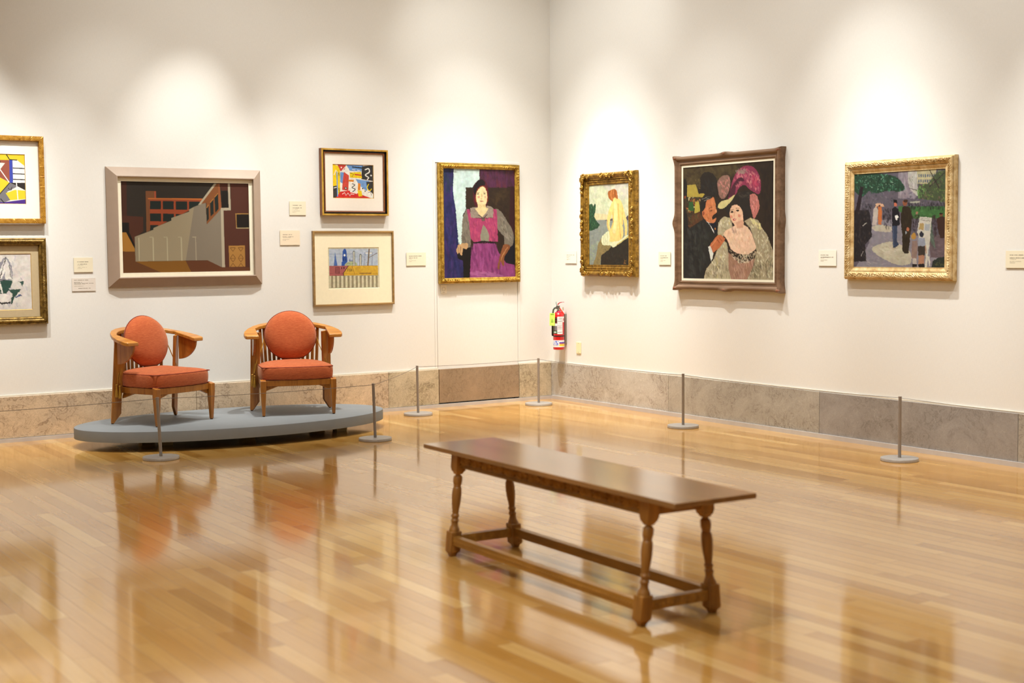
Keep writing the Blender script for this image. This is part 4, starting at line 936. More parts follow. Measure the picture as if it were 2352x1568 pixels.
for sx in (-1, 1):
    for sz in (0, 1):
        cx = sx*(W_/2-.032); cz = H_-.032 if sz else .032; s = -1 if sz else 1; a = -sx*s
        o = scrolls([((cx, cz+s*.035), .034, 1.4, PI/2*s, sx*s), ((cx-sx*.036, cz), .032, 1.4, PI if sx < 0 else 0, -sx*s), ((cx+sx*.002, cz+s*.105), .026, 1.2, -PI/2*s, -sx*s),
                     ((cx-sx*.100, cz+s*.002), .024, 1.2, 0 if sx < 0 else PI, sx*s), ((cx+sx*.002, cz+s*.155), .018, 1.1, PI/2*s, sx*s)])
        for q in range(5):
            a_ = PI*(.05+.1*q); o.tube([(cx+sx*.004, -.064, cz), (cx+sx*(.024-.07*math.sin(a_)*.5), -.073, cz+s*(.03*math.cos(a_)-.018)), (cx-sx*.05*math.sin(a_), -.064, cz+s*.05*math.cos(a_))], [.005, .006, .002], 6)
        o.build('corner_scroll', MG2, t, 60)
for cx, cz, hz in ((-W_/2+.030, H_/2, 0), (W_/2-.030, H_/2, 0), (0, H_-.030, 1), (0, .030, 1)):
    pl_ = []
    for k, (dd, rr) in enumerate([(-.115, .016), (-.07, .024), (-.02, .02), (.02, .02), (.07, .024), (.115, .016)]):
        c = (cx+dd, cz) if hz else (cx, cz+dd*1.25); pl_.append((c, rr, 1.3, (PI/2 if k % 2 else -PI/2), 1 if k < 3 else -1))
    o = scrolls(pl_); o.sphere((cx, -.066, cz), .017, 6, 10, (1, .7, 1)); o.build('side_ornament', MG2, t, 60)
# couple, brown carved frame
t = art_thing(on_right(-2.694, 1.172), 'framed_painting', 'moustached man and woman in pink plumed hat, brown wavy edged frame')
W_, H_ = 1.345, 1.188
def rel_wave(s, u, Ls, side):
    if u > .030: return 0, 0
    x = min(s, Ls-s); g_ = math.exp(-(x/.05)**2) + math.exp(-((s-Ls/2)/.055)**2)
    k = max(0, 1-u/.030); return -.012*g_*k, (.010*g_*k if u > .003 else 0) - .010*(1-g_)*k*(1 if u > .003 else 0)
frame('frame', W_, H_, [(0, 0), (.0, .052), (.004, .064), (.012, .068), (.022, .066), (.030, .060), (.036, .050), (.044, .044), (.050, .046), (.054, .043), (.060, .047), (.068, .047), (.072, .042), (.078, .040), (.079, .030)], MCARV, t, rel_wave, .012, 45)
MRUB = simple('rubbed_red_brown', '84523a', .5, 0, .15, 30)
for s_, v_ in (((-W_/2+.015, H_-.012), 0), ((W_/2-.015, H_-.012), 0), ((0, H_-.004), 0), ((0, .006), 0), ((-W_/2+.015, .012), 0), ((W_/2-.015, .012), 0)):
    cb = MB(); cb.sphere((s_[0], -.062, s_[1]), .02, 8, 12, (1.3, .7, .55)); cb.build('carved_boss', MRUB, t, 60)
frame('liner', W_, H_, [(.0785, .036), (.098, .036), (.098, .026)], MLIN, t)
picture('canvas', 'couple', -W_/2+.0975, W_/2-.0975, .0985, H_-.0985, .029, MOIL, t, .0026, 6, .5, .75)
# park scene
t = art_thing(on_right(-4.588, 1.289), 'framed_painting', 'park scene with strolling figures, wide pale gilt frame, rightmost picture')
W_, H_ = 1.05, .911
def rel_orn(s, u, Ls, side):
    if .016 < u < .058:
        k = math.sin((u-.016)/.042*PI)
        return 0, k*(.0032*math.sin(s*330+4*math.sin(u*230+s*37)) + .0032*math.sin(s*211-u*420+3*math.sin(s*57)) + .0026*math.sin(s*530+u*610+2*math.sin(s*90)+side))
    return 0, 0
pf = [(0, 0), (0, .034), (.003, .040), (.008, .040), (.010, .052), (.013, .056), (.016, .058)] + [(.016+.042*i/9, .060+.006*math.sin(PI*i/9)-.014*i/9) for i in range(1, 10)] + [(.061, .040), (.066, .043), (.070, .040), (.080, .037), (.086, .034), (.0875, .024)]
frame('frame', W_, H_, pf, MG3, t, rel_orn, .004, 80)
picture('canvas', 'park', -W_/2+.087, W_/2-.087, .0955, H_-.0955, .028, MOIL, t, .0025, 7, .6, .74)
for z_ in (.0865, H_-.0965): b = MB(); b.box((-W_/2+.0865, -.033, z_), (W_/2-.0865, -.026, z_+.010)); b.build('inner_slip', MG3, t)
# ---- the two cut by the left edge of the photograph
t = art_thing(on_left(-5.538, 1.79), 'framed_abstract_print', 'yellow, blue and brown geometric abstract, upper picture at the far left', 'painting')
W_, H_ = .844, .712
def rel_band(s, u, Ls, side): return 0, (.0025 if (s % .082) < .008 and .002 < u < .04 else 0)
frame('frame', W_, H_, [(0, 0), (0, .040), (.003, .045), (.020, .047), (.037, .045), (.041, .040), (.041, .020)], MBAM, t, rel_band, .004, 40)
slab_ring('mat_board', -W_/2+.040, W_/2-.040, .040, H_-.040, -.273, .273, .158, .563, .018, [MMAT, MBEV], t, .005)
picture('picture', 'geometric', -.274, .274, .157, .564, .0135, MPAPER, t, .0022, 8, 0, .85)
t = art_thing(on_left(-5.570, .965), 'framed_drawing', 'brush drawing of sailing boats, dark gilt frame, lower picture at far left', 'drawing')
W_, H_ = .90, .707
def rel_rib(s, u, Ls, side):
    return (0, .0035*math.sin(s*2*PI/.0125)*math.sin((u-.014)/.028*PI)) if .014 < u < .042 else (0, 0)
frame('frame', W_, H_, [(0, 0), (0, .030), (.004, .044), (.009, .046), (.013, .041), (.016, .044), (.021, .049), (.028, .051), (.035, .049), (.040, .044), (.043, .040), (.047, .043), (.052, .040), (.060, .032), (.062, .018)], MG4, t, rel_rib, .0031, 70)
slab_ring('mat_board', -W_/2+.061, W_/2-.061, .061, H_-.061, -.330, .330, .120, .580, .017, [MMATT, MBEV], t, .005)
picture('picture', 'boats', -.331, .331, .119, .581, .0125, MPAPER, t, .0025, 9, .8, .85)

# ------------------------------------------------------------------ wall labels
MCARD = [simple('ivory_card', 'e3dabf', .8, 0, .01), simple('buff_card', 'e8d8bd', .8, 0, .01), simple('grey_white_card', 'd9d0c4', .8, 0, .01), simple('white_card', 'ece6d6', .8, 0, .01)]
MINK = simple('printed_ink', '8a8270', .8); MINK2 = simple('pale_printed_ink', 'b3aa94', .8)
LINES5 = [(.29, .007, [(.18, .52), (.56, .75)], 0), (.47, .007, [(.18, .60), (.66, .74)], 0), (.565, .005, [(.18, .50)], 1), (.70, .005, [(.18, .62)], 1), (.79, .005, [(.18, .40)], 1)]
def card(place, w, h, mat, label, lines, seed, d=.004, th=.003):
    loc, rz = place; rg = random.Random(seed); t = empty('wall_label', loc, rz); tag(t, label, 'wall label', 'printed labels beside the pictures')
    b = MB(); b.box((-w/2, -d-th, 0), (w/2, -d, h)); b.build('card', mat, t, bevel=.0004, bseg=1)
    b = MB(); b.box((-w*.3, -d, h*.3), (w*.3, .0, h*.7)); b.build('mounting_pad', mat, t)
    b = MB()
    for fy, hh, runs, mi in lines:
        for a, c in runs:
            x = -w/2 + a*w
            while x < -w/2 + c*w:
                lw = rg.uniform(.0016, .0028); z = h*(1-fy)
                if rg.random() > .13: b.box((x, -d-th-.0003, z-hh/2*rg.uniform(.7, 1)), (x+lw, -d-th, z+hh/2*rg.uniform(.6, 1)), mi)
                x += lw + .0006
    b.build('printed_text', [MINK, MINK2], t); return t
def lab(*a): return [(y, h, r, m) for y, h, r, m in a]
card(on_left(-4.810, 1.385), .160, .122, MCARD[0], 'ivory wall label left of the factory painting, upper of the two there', lab((.29,.007,[(.18,.53),(.57,.76)],0),(.45,.007,[(.19,.27),(.31,.68)],0),(.54,.005,[(.19,.48)],1),(.67,.005,[(.19,.58),(.62,.69)],1),(.745,.005,[(.19,.41)],1)), 1)
card(on_left(-4.810, 1.226), .199, .110, MCARD[2], 'wider grey-white wall label below the ivory one, left of the factory painting', lab((.16,.006,[(.09,.22),(.25,.5),(.54,.68)],0),(.33,.007,[(.09,.34),(.38,.43)],0),(.41,.005,[(.09,.37),(.41,.68),(.72,.9)],0),(.49,.005,[(.09,.55)],1),(.62,.005,[(.09,.47)],1),(.79,.006,[(.25,.48),(.5,.77)],0)), 2, .002)
card(on_left(-2.840, 1.874), .164, .126, MCARD[0], 'ivory wall label left of the gold and black framed abstract', LINES5, 3)
card(on_left(-2.922, 1.601), .198, .134, MCARD[1], 'buff wall label left of the harbour drawing', lab((.29,.007,[(.13,.40),(.44,.59)],0),(.43,.007,[(.13,.57),(.61,.66)],0),(.50,.005,[(.13,.55)],1),(.615,.005,[(.13,.46)],1),(.68,.005,[(.13,.29)],1)), 4)
card(on_left(-1.602, 1.395), .216, .126, MCARD[0], 'ivory wall label between the harbour drawing and the seated woman portrait', lab((.27,.008,[(.13,.57),(.61,.77)],0),(.41,.008,[(.13,.31),(.34,.45),(.49,.54)],0),(.49,.005,[(.13,.29)],1),(.62,.005,[(.13,.48)],1),(.69,.005,[(.13,.26)],1)), 5)
card(on_right(-.352, 1.397), .192, .124, MCARD[3], 'white wall label between the room corner and the bather painting', lab((.31,.007,[(.13,.6),(.65,.82)],1),(.45,.007,[(.13,.34),(.38,.44)],1),(.52,.005,[(.13,.33)],1),(.64,.005,[(.13,.46)],1),(.7,.005,[(.13,.3)],1)), 6)
card(on_right(-1.824, 1.389), .170, .120, MCARD[0], 'ivory wall label between the bather painting and the brown framed couple', lab((.31,.007,[(.15,.48),(.53,.7)],0),(.45,.008,[(.15,.61),(.66,.79)],0),(.53,.005,[(.15,.38)],1),(.66,.005,[(.15,.58)],1),(.73,.005,[(.15,.35)],1)), 7)
card(on_right(-3.850, 1.391), .190, .126, MCARD[3], 'white wall label between the brown framed couple and the park scene', lab((.31,.007,[(.12,.38),(.42,.56)],0),(.45,.008,[(.12,.70),(.74,.83)],0),(.52,.005,[(.12,.31)],1),(.63,.005,[(.12,.49)],1),(.7,.005,[(.12,.29)],1)), 8)
card(on_right(-5.628, 1.386), .192, .120, MCARD[0], 'ivory wall label right of the park scene', lab((.25,.007,[(.18,.52),(.55,.75)],0),(.42,.008,[(.18,.40),(.43,.63),(.67,.83)],0),(.50,.005,[(.18,.44)],1),(.62,.005,[(.18,.65)],1),(.7,.005,[(.18,.4)],1)), 9)
# little tour card with a ring printed on it
t = empty('tour_card', (-1.295, -.001, 1.118)); tag(t, 'tiny white card with a printed ring, just below the portrait frame on the left', 'card')
b = MB(); b.box((-.033, -.003, 0), (.033, 0, .083)); b.build('card', MCARD[3], t)
b = MB(); b.tube([(.019*math.cos(2*PI*k/20), -.0032, .043+.019*math.sin(2*PI*k/20)) for k in range(20)], .0014, 5, True); b.box((-.012, -.0035, .008), (.012, -.003, .012)); b.build('printed_ring', MINK2, t)

# ------------------------------------------------------------------ stanchions and cords
def stanchion(x, y, lean, label):
    t = empty('stanchion', (x, y, 0)); tag(t, label, 'stanchion', 'low grey stanchions around the room')
    b = MB(); b.lathe([(.132, 0), (.135, .002), (.135, .019), (.133, .022), (.0, .0225)], 56); b.build('base', MSTEEL2, t, 40)
    b = MB(); z1 = .462; dx, dy = lean
    b.tube([(0, 0, .020), (dx*.5, dy*.5, z1/2), (dx, dy, z1)], .0118, 20); b.build('post', MSTEEL, t, 40)
    b = MB(); b.tube([(dx, dy, z1-.002), (dx, dy, z1+.003)], .0126, 20); b.build('cap', MSTEEL, t, 40)
    return (x+dx, y+dy, z1-.008)
IR = Vector((.834, -.552, 0))
def ln(k): return (IR.x*k, IR.y*k)
TOPS = [stanchion(-7.15, -1.62, (0, 0), 'grey stanchion on the floor left of the platform'),
        stanchion(-4.758, -1.665, ln(-.017), 'grey stanchion in front of the left armchair'),
        stanchion(-2.980, -1.723, ln(-.010), 'grey stanchion at the right end of the grey platform'),
        stanchion(-1.846, -.436, ln(-.004), 'grey stanchion left of the flush door, by the left wall'),
        stanchion(-.471, -.436, (0, 0), 'grey stanchion nearest the room corner'),
        stanchion(-.467, -2.623, (0, 0), 'grey stanchion by the right wall below the couple painting'),
        stanchion(-.440, -4.979, (0, 0), 'grey stanchion by the right wall below the park scene'),
        stanchion(-.440, -7.30, (0, 0), 'grey stanchion by the right wall nearest the camera')]
CL = ['thin grey cord running left out of the photo from the left armchair', 'thin grey cord in front of both armchairs', 'thin grey cord from the platform end towards the left wall', 'thin grey cord in front of the flush door',
      'thin grey cord from the corner stanchion along the right wall', 'thin grey cord below the couple and park paintings', 'thin grey cord running right out of the photo below the park scene']
for i in range(len(TOPS)-1):
    a, c = Vector(TOPS[i]), Vector(TOPS[i+1]); dd = (c-a).normalized()*.0125; a, c = a+dd, c-dd; b = MB(); sag = .006*(a-c).length
    b.tube([a.lerp(c, k/12) - Vector((0, 0, sag*4*(k/12)*(1-k/12))) for k in range(13)], .0021, 7)
    tag(b.build('barrier_cord', MCORD, None, 60), CL[i], 'barrier cord', 'grey cords between the stanchions')

# ------------------------------------------------------------------ platform
MPLAT = simple('blue_grey_platform_paint', '7b8083', .62, 0, .04, 6, (1, 1, 1), .06)
t = empty('display_platform', (-3.794, -.770, 0), math.radians(-1.5)); tag(t, 'low grey oval platform under both orange armchairs', 'platform')
A_, B_, NS = 1.331, .712, 96
def oval(k, z, a=A_, b_=B_):
    q = 2*PI*k/NS; c, s = math.cos(q), math.sin(q); return (a*c, b_*s, z)
b = MB(); rings = [(A_-.03, B_-.03, .072), (A_, B_, .075), (A_, B_, .154), (A_-.0015, B_-.0015, .1585), (A_-.006, B_-.006, .160)]
V = []; Fc = []
for a_, bb, z in rings: V += [oval(k, z, a_, bb) for k in range(NS)]
for r in range(len(rings)-1): Fc += [(r*NS+k, r*NS+(k+1) % NS, (r+1)*NS+(k+1) % NS, (r+1)*NS+k) for k in range(NS)]
Fc += [tuple(range(NS))[::-1], tuple(range(4*NS, 5*NS))]
b.add(V, Fc); b.build('deck', MPLAT, t, 40)
MFT = mat_wood('bare_pine_block', 'a8925e', 'c4ad78', .6, 1, 0)
for x, y in ((-.67, -.19), (.86, -.20), (-.67, .30), (.86, .28), (.1, 0)):
    b = MB(); b.hexa([(x-.045, y-.045, 0), (x+.045, y-.045, 0), (x+.045, y+.045, 0), (x-.045, y+.045, 0)], [(x-.06, y-.045, .073), (x+.06, y-.045, .073), (x+.06, y+.045, .073), (x-.06, y+.045, .073)]); b.build('foot_block', MFT, t)

# ------------------------------------------------------------------ armchairs (local: x right, -y front)
MWD = mat_wood('honey_stained_oak', '8a4f16', 'b8772c', .38, 1.0, 2, .25); MWDX = mat_wood('honey_stained_oak_arm', '9c5e1c', 'c98a38', .36, 1.0, 0, .3)
MORG = mat_fabric('burnt_orange_fabric', '9c421f', 'c4683c'); MPIP = simple('dark_rust_piping', '7c2a12', .8)
MGOLD = simple('gold_silk_cord', 'b98a2c', .5, 0, .2, 200); MDK = simple('dark_glide', '2a1c12', .6)
def armz(y): return .672 + .22*(y+.05)   # y is local back-positive here
OUT = [(.405, -.056), (.417, -.035), (.421, .02), (.408, .09), (.375, .17), (.318, .255), (.25, .318), (.17, .364), (.085, .391), (0, .400)]
INN = [(.300, -.060), (.301, -.03), (.302, .02), (.303, .10), (.304, .190), (.252, .248), (.20, .283), (.14, .307), (.07, .325), (0, .330)]
def interp(lst, n):
    o = []
    for i in range(len(lst)-1):
        for k in range(n): f = k/n; o.append((lst[i][0]*(1-f)+lst[i+1][0]*f, lst[i][1]*(1-f)+lst[i+1][1]*f))
    o.append(lst[-1]); return o
def make_chair(loc, rz, label):
    t = empty('armchair', loc, rz); tag(t, label, 'armchair', 'orange armchairs on the platform')
    # sloping horseshoe arm rail
    oo, ii = OUT, INN; full_o = oo + [(-x, y) for x, y in oo[-2::-1]]; full_i = ii + [(-x, y) for x, y in ii[-2::-1]]; n = len(full_o); TH = .030
    V = [(x, y, armz(y)) for x, y in full_o] + [(x, y, armz(y)) for x, y in full_i] + [(x, y, armz(y)-TH) for x, y in full_o] + [(x, y, armz(y)-TH) for x, y in full_i]
    Fc = []
    for k in range(n-1): Fc += [(k, k+1, n+k+1, n+k), (2*n+k, 3*n+k, 3*n+k+1, 2*n+k+1), (k, 2*n+k, 2*n+k+1, k+1), (n+k, n+k+1, 3*n+k+1, 3*n+k)]
    Fc += [(0, n, 3*n, 2*n), (n-1, 3*n-1, 4*n-1, 2*n-1)]
    b = MB(); b.add(V, Fc); b.build('arm_rail', MWDX, t, 30, .006, 3)
    for s in (1, -1):
        # rear legs: broad leaning boards cut to a point at the foot
        th = .012; ox, oy = s*.352, .232; ix, iy = s*.281, .191; nx, ny = (-(iy-oy)), (ix-ox); l_ = math.hypot(nx, ny); nx, ny = nx/l_*th, ny/l_*th
        tox, toy, tix, tiy = s*.340, .178, s*.266, .136
        def q(x, y, z, k): return (x+nx*k, y+ny*k, z)
        prof = [(ox, oy, .006), (ox+(ix-ox)*.28, oy+(iy-oy)*.28, .006), (ix, iy, .083), (s*.280, .183, .20), (tix, tiy, armz(tiy)-TH+.002), (tox, toy, armz(toy)-TH+.002)]
        b = MB(); b.hexa([q(*p, -1) for p in prof], [q(*p, 1) for p in prof]); leg = b.build('rear_leg', MWD, t, 0, .002, 2)
        b = MB(); b.tube([(ox+(ix-ox)*.14, oy+(iy-oy)*.14, 0), (ox+(ix-ox)*.14, oy+(iy-oy)*.14, .008)], .010, 10); b.build('glide', MDK, leg)
        # quarter-round bracket under the arm
        b = MB(); y0, y1 = .150, -.048; P0 = []
        P0.append((y0, armz(y0)-TH+.002)); 
        for k in range(15):
            a = PI/2*k/14; yy = y0 + (y1-y0)*math.cos(a); zz = (armz(yy)-TH+.002)*(1-math.sin(a)) + .486*math.sin(a); P0.append((yy, zz))
        lo = [(s*(.322+.02*(.15-yy)), yy, zz) for yy, zz in P0]; hi = [(s*(.340+.02*(.15-yy)), yy, zz) for yy, zz in P0]
        b.hexa(lo, hi); b.build('arm_bracket', MWD, t, 30, .002, 2)
        # front legs
        b = MB(); x, y = s*.296, -.246; a1, a2 = .0235, .012
        bt = [(x-a2+s*.0, y-a2, .006), (x+a2, y-a2, .006), (x+a2, y+a2, .006), (x-a2, y+a2, .006)]; md = [(x-a1, y-a1, .235), (x+a1, y-a1, .235), (x+a1, y+a1, .235), (x-a1, y+a1, .235)]; tp = [(x-a1, y-a1, .300), (x+a1, y-a1, .300), (x+a1, y+a1, .312), (x-a1, y+a1, .312)]
        b.add(bt+md+tp, [(0,3,2,1), (8,9,10,11)] + [(r*4+k, r*4+(k+1) % 4, (r+1)*4+(k+1) % 4, (r+1)*4+k) for r in range(2) for k in range(4)])
        leg = b.build('front_leg', MWD, t, 0, .003, 2); b = MB(); b.tube([(x, y, 0), (x, y, .008)], .011, 10); b.build('glide', MDK, leg)
    # seat frame
    so = [(.292, -.240), (.15, -.262), (0, -.268), (-.15, -.262), (-.292, -.240), (-.300, 0), (-.286, .185), (-.235, .262), (-.16, .305), (-.07, .327), (0, .331), (.07, .327), (.16, .305), (.235, .262), (.286, .185), (.300, 0)]
    b = MB(); b.hexa([(x, y, .252) for x, y in so], [(x, y, .302) for x, y in so]); b.build('seat_frame', MWD, t, 30, .003, 2)
    for s in (1, -1):
        b = MB(); b.hexa([(s*.268, -.235, .252), (s*.268, -.235, .215), (s*.17, -.247, .252)], [(s*.268, -.215, .252), (s*.268, -.215, .215), (s*.17, -.227, .252)]); b.build('corner_brace', MWD, t)
        b = MB(); b.hexa([(s*.275, .165, .252), (s*.278, .175, .205), (s*.285, .02, .252)], [(s*.257, .165, .252), (s*.260, .175, .205), (s*.267, .02, .252)]); b.build('corner_brace', MWD, t)
    # slats around the back
    mo = interp(list(reversed([((a[0]+c[0])/2, (a[1]+c[1])/2) for a, c in zip(OUT[4:], INN[4:])])), 8)
    def arc_pt(L_):
        acc = 0
        for i in range(len(mo)-1):
            d = math.hypot(mo[i+1][0]-mo[i][0], mo[i+1][1]-mo[i][1])
            if acc + d >= L_: f = (L_-acc)/d; return mo[i][0]*(1-f)+mo[i+1][0]*f, mo[i][1]*(1-f)+mo[i+1][1]*f, math.atan2(mo[i+1][1]-mo[i][1], mo[i+1][0]-mo[i][0])
            acc += d
        return (*mo[-1], -1.0)
    for k in range(-6, 7):
        x, y, a = arc_pt(abs(k)*.0455)
        if k < 0: x, a = -x, -a
        hw, ht = .0125, .007; ca, sa = math.cos(a), math.sin(a)
        def pt(u, v, z, sh): return (x*(1-sh)+u*ca-v*sa, (y-.04*sh*1.0)+u*sa+v*ca - (.03 if sh else 0)*(1-abs(x)/.3)*0, z)
        lo = [pt(u, v, .296, .08) for u, v in ((-hw, -ht), (hw, -ht), (hw, ht), (-hw, ht))]; zt = armz(y)-TH+.006; hi = [pt(u, v, zt, 0) for u, v in ((-hw, -ht), (hw, -ht), (hw, ht), (-hw, ht))]
        b = MB(); b.hexa(lo, hi); b.build('slat', MWD, t, 0, .0015, 1)
    # boxed seat cushion
    co = [(.300, -.236), (.20, -.262), (.10, -.274), (0, -.278), (-.10, -.274), (-.20, -.262), (-.300, -.236), (-.304, -.12), (-.302, .02), (-.294, .13), (-.262, .205), (-.19, .25), (-.10, .27), (0, .275), (.10, .27), (.19, .25), (.262, .205), (.294, .13), (.302, .02), (.304, -.12)]
    n = len(co); b = MB(); V = []; Fc = []
    lay = [(.90, .3035, 0), (.985, .304, 0), (1.0, .312, 0), (1.012, .345, 0), (1.014, .365, 0), (1.008, .398, 0), (.995, .409, 0), (.96, .417, .3), (.85, .426, .6), (.65, .435, .9), (.4, .440, 1), (.15, .442, 1)]
    for k_, z, c in lay:
        V += [(x*k_*1.008, y*k_*1.008, z + .012*max(0, y/.27)*c) for x, y in co]
    for r in range(len(lay)-1): Fc += [(r*n+k, r*n+(k+1) % n, (r+1)*n+(k+1) % n, (r+1)*n+k) for k in range(n)]
    Fc += [tuple(range(n))[::-1], tuple(range((len(lay)-1)*n, len(lay)*n))]
    b.add(V, Fc); cush = b.build('seat_cushion', MORG, t, 180); sb = cush.modifiers.new('sub', 'SUBSURF'); sb.levels = 1; sb.render_levels = 2
    b = MB(); b.tube([(x*.988, y*.988, .409) for x, y in co], .0042, 7, True); b.tube([(x*.985, y*.985, .310) for x, y in co], .0036, 7, True); b.build('piping', MPIP, cush, 180)
    # round back cushion, leaning on the slats
    bc = MB(); nr, ns = 16, 48; V = []; Fc = []; RR, HT = .224, .085; tl = math.radians(13); cy, cz = .188, .652
    def bp(r, a, side):
        sgn = HT*side*max(0, 1-(r/RR)**2.6)**.55; x = r*math.cos(a)*1.0; zz = r*math.sin(a)*.96; y = sgn
        return (x, cy + y*math.cos(tl) + zz*math.sin(tl), cz + zz*math.cos(tl) - y*math.sin(tl))
    for side in (-1, 1):
        for i in range(1, nr+1):
            r = RR*math.sin(PI/2*i/nr); V += [bp(r, 2*PI*k/ns, side) for k in range(ns)]
    for sd in range(2):
        o_ = sd*nr*ns
        for i in range(nr-1): Fc += [(o_+i*ns+k, o_+i*ns+(k+1) % ns, o_+(i+1)*ns+(k+1) % ns, o_+(i+1)*ns+k) for k in range(ns)]
        Fc.append(tuple(o_+k for k in range(ns)))
    me_b = MB(); me_b.add(V, Fc); 
    cu = me_b.build('back_cushion', MORG, t, 180); wl = cu.modifiers.new('weld', 'WELD'); wl.merge_threshold = .0004
    b = MB(); b.tube([bp(RR*1.004, 2*PI*k/60, 0) for k in range(60)], .0042, 7, True); b.build('piping', MPIP, cu, 180)
    # silk cords with tassels
    for s, tz in ((-1, 0), (1, .02)):
        P_ = [(s*.226, .195, .640), (s*.250, .175, .560), (s*.305, .168, .440), (s*.322, .170, .38), (s*.332, .166, .318)]
        b = MB(); b.tube(P_, .0028, 6); b.tube([(p[0]-s*.008*min(1, i/2), p[1]-.012*min(1, i/2), p[2]+.004) for i, p in enumerate(P_[:-1])] + [(s*.324, .146, .335)], .0028, 6)
        cd = b.build('tie_cord', MGOLD, t, 60)
        for j, (tx, ty, tt) in enumerate(((s*.340, .168, .318), (s*.322, .150, .308))):
            b = MB(); b.sphere((tx, ty, tt), .0085, 6, 10); b.lathe([(.005, tt-.008), (.0075, tt-.014), (.006, tt-.02), (.010, tt-.05), (.0135, tt-.095), (.0125, tt-.097)], 12, (tx, ty)); b.build('tassel', MGOLD, cd, 60)
    return t
make_chair((-4.386, -.684, .160), math.radians(-66.65+90), 'oak armchair with orange cushions on the left of the platform, turned towards the middle')
make_chair((-3.248, -.757, .160), math.radians(-106.5+90), 'oak armchair with orange cushions on the right of the platform, facing forward')
# ------------------------------------------------------------------ bench
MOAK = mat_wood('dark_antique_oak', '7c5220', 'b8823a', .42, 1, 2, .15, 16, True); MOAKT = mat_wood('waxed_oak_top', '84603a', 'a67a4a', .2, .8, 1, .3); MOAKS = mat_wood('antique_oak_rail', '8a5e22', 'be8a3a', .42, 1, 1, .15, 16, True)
t = empty('bench', (-4.507, -6.553, 0), math.radians(-1.4)); tag(t, 'long antique oak bench with turned legs and a carved apron in the foreground', 'bench')
b = MB(); b.box((-.213, -1.035, .523), (.213, 1.035, .545)); b.build('bench_top', MOAKT, t, 0, .003, 2)
def carve(x, y0, y1, z0, z1, sgn):
    b = MB(); n = int((y1-y0)/.0045); m = 12; V = []; Fc = []
    for i in range(n+1):
        for k in range(m+1):
            yy = y0+(y1-y0)*i/n; zz = z0+(z1-z0)*k/m; f = k/m; d = 0
            if .14 < f < .88:
                P = .105; c = (yy-y0) % P - P/2; r = math.hypot(c, (f-.5)*.062); a = math.atan2((f-.5)*.062, c)
                d = .0085*math.sin(r*430 + a*2) * math.sin((f-.14)/.74*PI)**.5 - .006
            V.append((x+sgn*d, yy, zz))
    w_ = m+1; Fc = [(i*w_+k, (i+1)*w_+k, (i+1)*w_+k+1, i*w_+k+1) for i in range(n) for k in range(m)]; b.add(V, Fc)
    xb = x-sgn*.022; b.hexa([(x-sgn*.009, y0, z0), (xb, y0, z0), (xb, y1, z0), (x-sgn*.009, y1, z0)], [(x-sgn*.009, y0, z1), (xb, y0, z1), (xb, y1, z1), (x-sgn*.009, y1, z1)]); b.box((min(x, xb), y0, z0-.002), (max(x, xb), y1, z0+.006)); return b
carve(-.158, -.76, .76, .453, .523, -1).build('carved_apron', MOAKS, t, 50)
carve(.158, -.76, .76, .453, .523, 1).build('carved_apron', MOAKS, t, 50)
for s in (1, -1):
    b = MB(); b.box((-.115, s*.785-.011, .453), (.115, s*.785+.011, .523)); b.build('end_apron', MOAK, t, 0, .002, 1)
for sx in (1, -1):
    for sy in (1, -1):
        xt, xb, y = sx*.143, sx*.187, sy*.785
        def cx(z): return xb + (xt-xb)*(z-.02)/.47
        b = MB(); h = .030
        def sq(z, a): c = cx(z); return [(c-a, y-a, z), (c+a, y-a, z), (c+a, y+a, z), (c-a, y+a, z)]
        lv = [(.523, h), (.447, h), (.440, h-.003), (.434, h-.003), (.424, .020), (.415, .017)]
        V = []; 
        for z, a in lv: V += sq(z, a)
        b.add(V, [(0,1,2,3)] + [(r*4+k, (r+1)*4+k, (r+1)*4+(k+1) % 4, r*4+(k+1) % 4) for r in range(len(lv)-1) for k in range(4)] + [(len(lv)*4-1, len(lv)*4-2, len(lv)*4-3, len(lv)*4-4)])
        prof = [(.420, .015), (.410, .013), (.405, .020), (.400, .0225), (.385, .0235), (.368, .0225), (.362, .019), (.357, .0205), (.352, .0175), (.347, .021), (.342, .0225), (.320, .0245), (.295, .0245), (.265, .022), (.235, .018), (.215, .0155), (.210, .0195), (.203, .021), (.197, .0165), (.190, .0155), (.184, .0195), (.178, .021), (.172, .017), (.160, .017), (.148, .021), (.138, .0255), (.130, .0275), (.122, .027)]
        V = []; sg = 18
        for z, r in prof: V += [(cx(z)+r*math.cos(2*PI*k/sg), y+r*math.sin(2*PI*k/sg), z) for k in range(sg)]
        b.add(V, [(r*sg+k, r*sg+(k+1) % sg, (r+1)*sg+(k+1) % sg, (r+1)*sg+k) for r in range(len(prof)-1) for k in range(sg)])
        h2 = .0285; lv = [(.128, h2-.004), (.124, h2), (.026, h2), (.018, h2-.006), (.012, .017), (0.0, .014)]; V = []
        for z, a in lv: V += sq(z, a)
        b.add(V, [(0,1,2,3)] + [(r*4+k, (r+1)*4+k, (r+1)*4+(k+1) % 4, r*4+(k+1) % 4) for r in range(len(lv)-1) for k in range(4)] + [(len(lv)*4-1, len(lv)*4-2, len(lv)*4-3, len(lv)*4-4)])
        b.build('leg', MOAK, t, 32, .0012, 1)
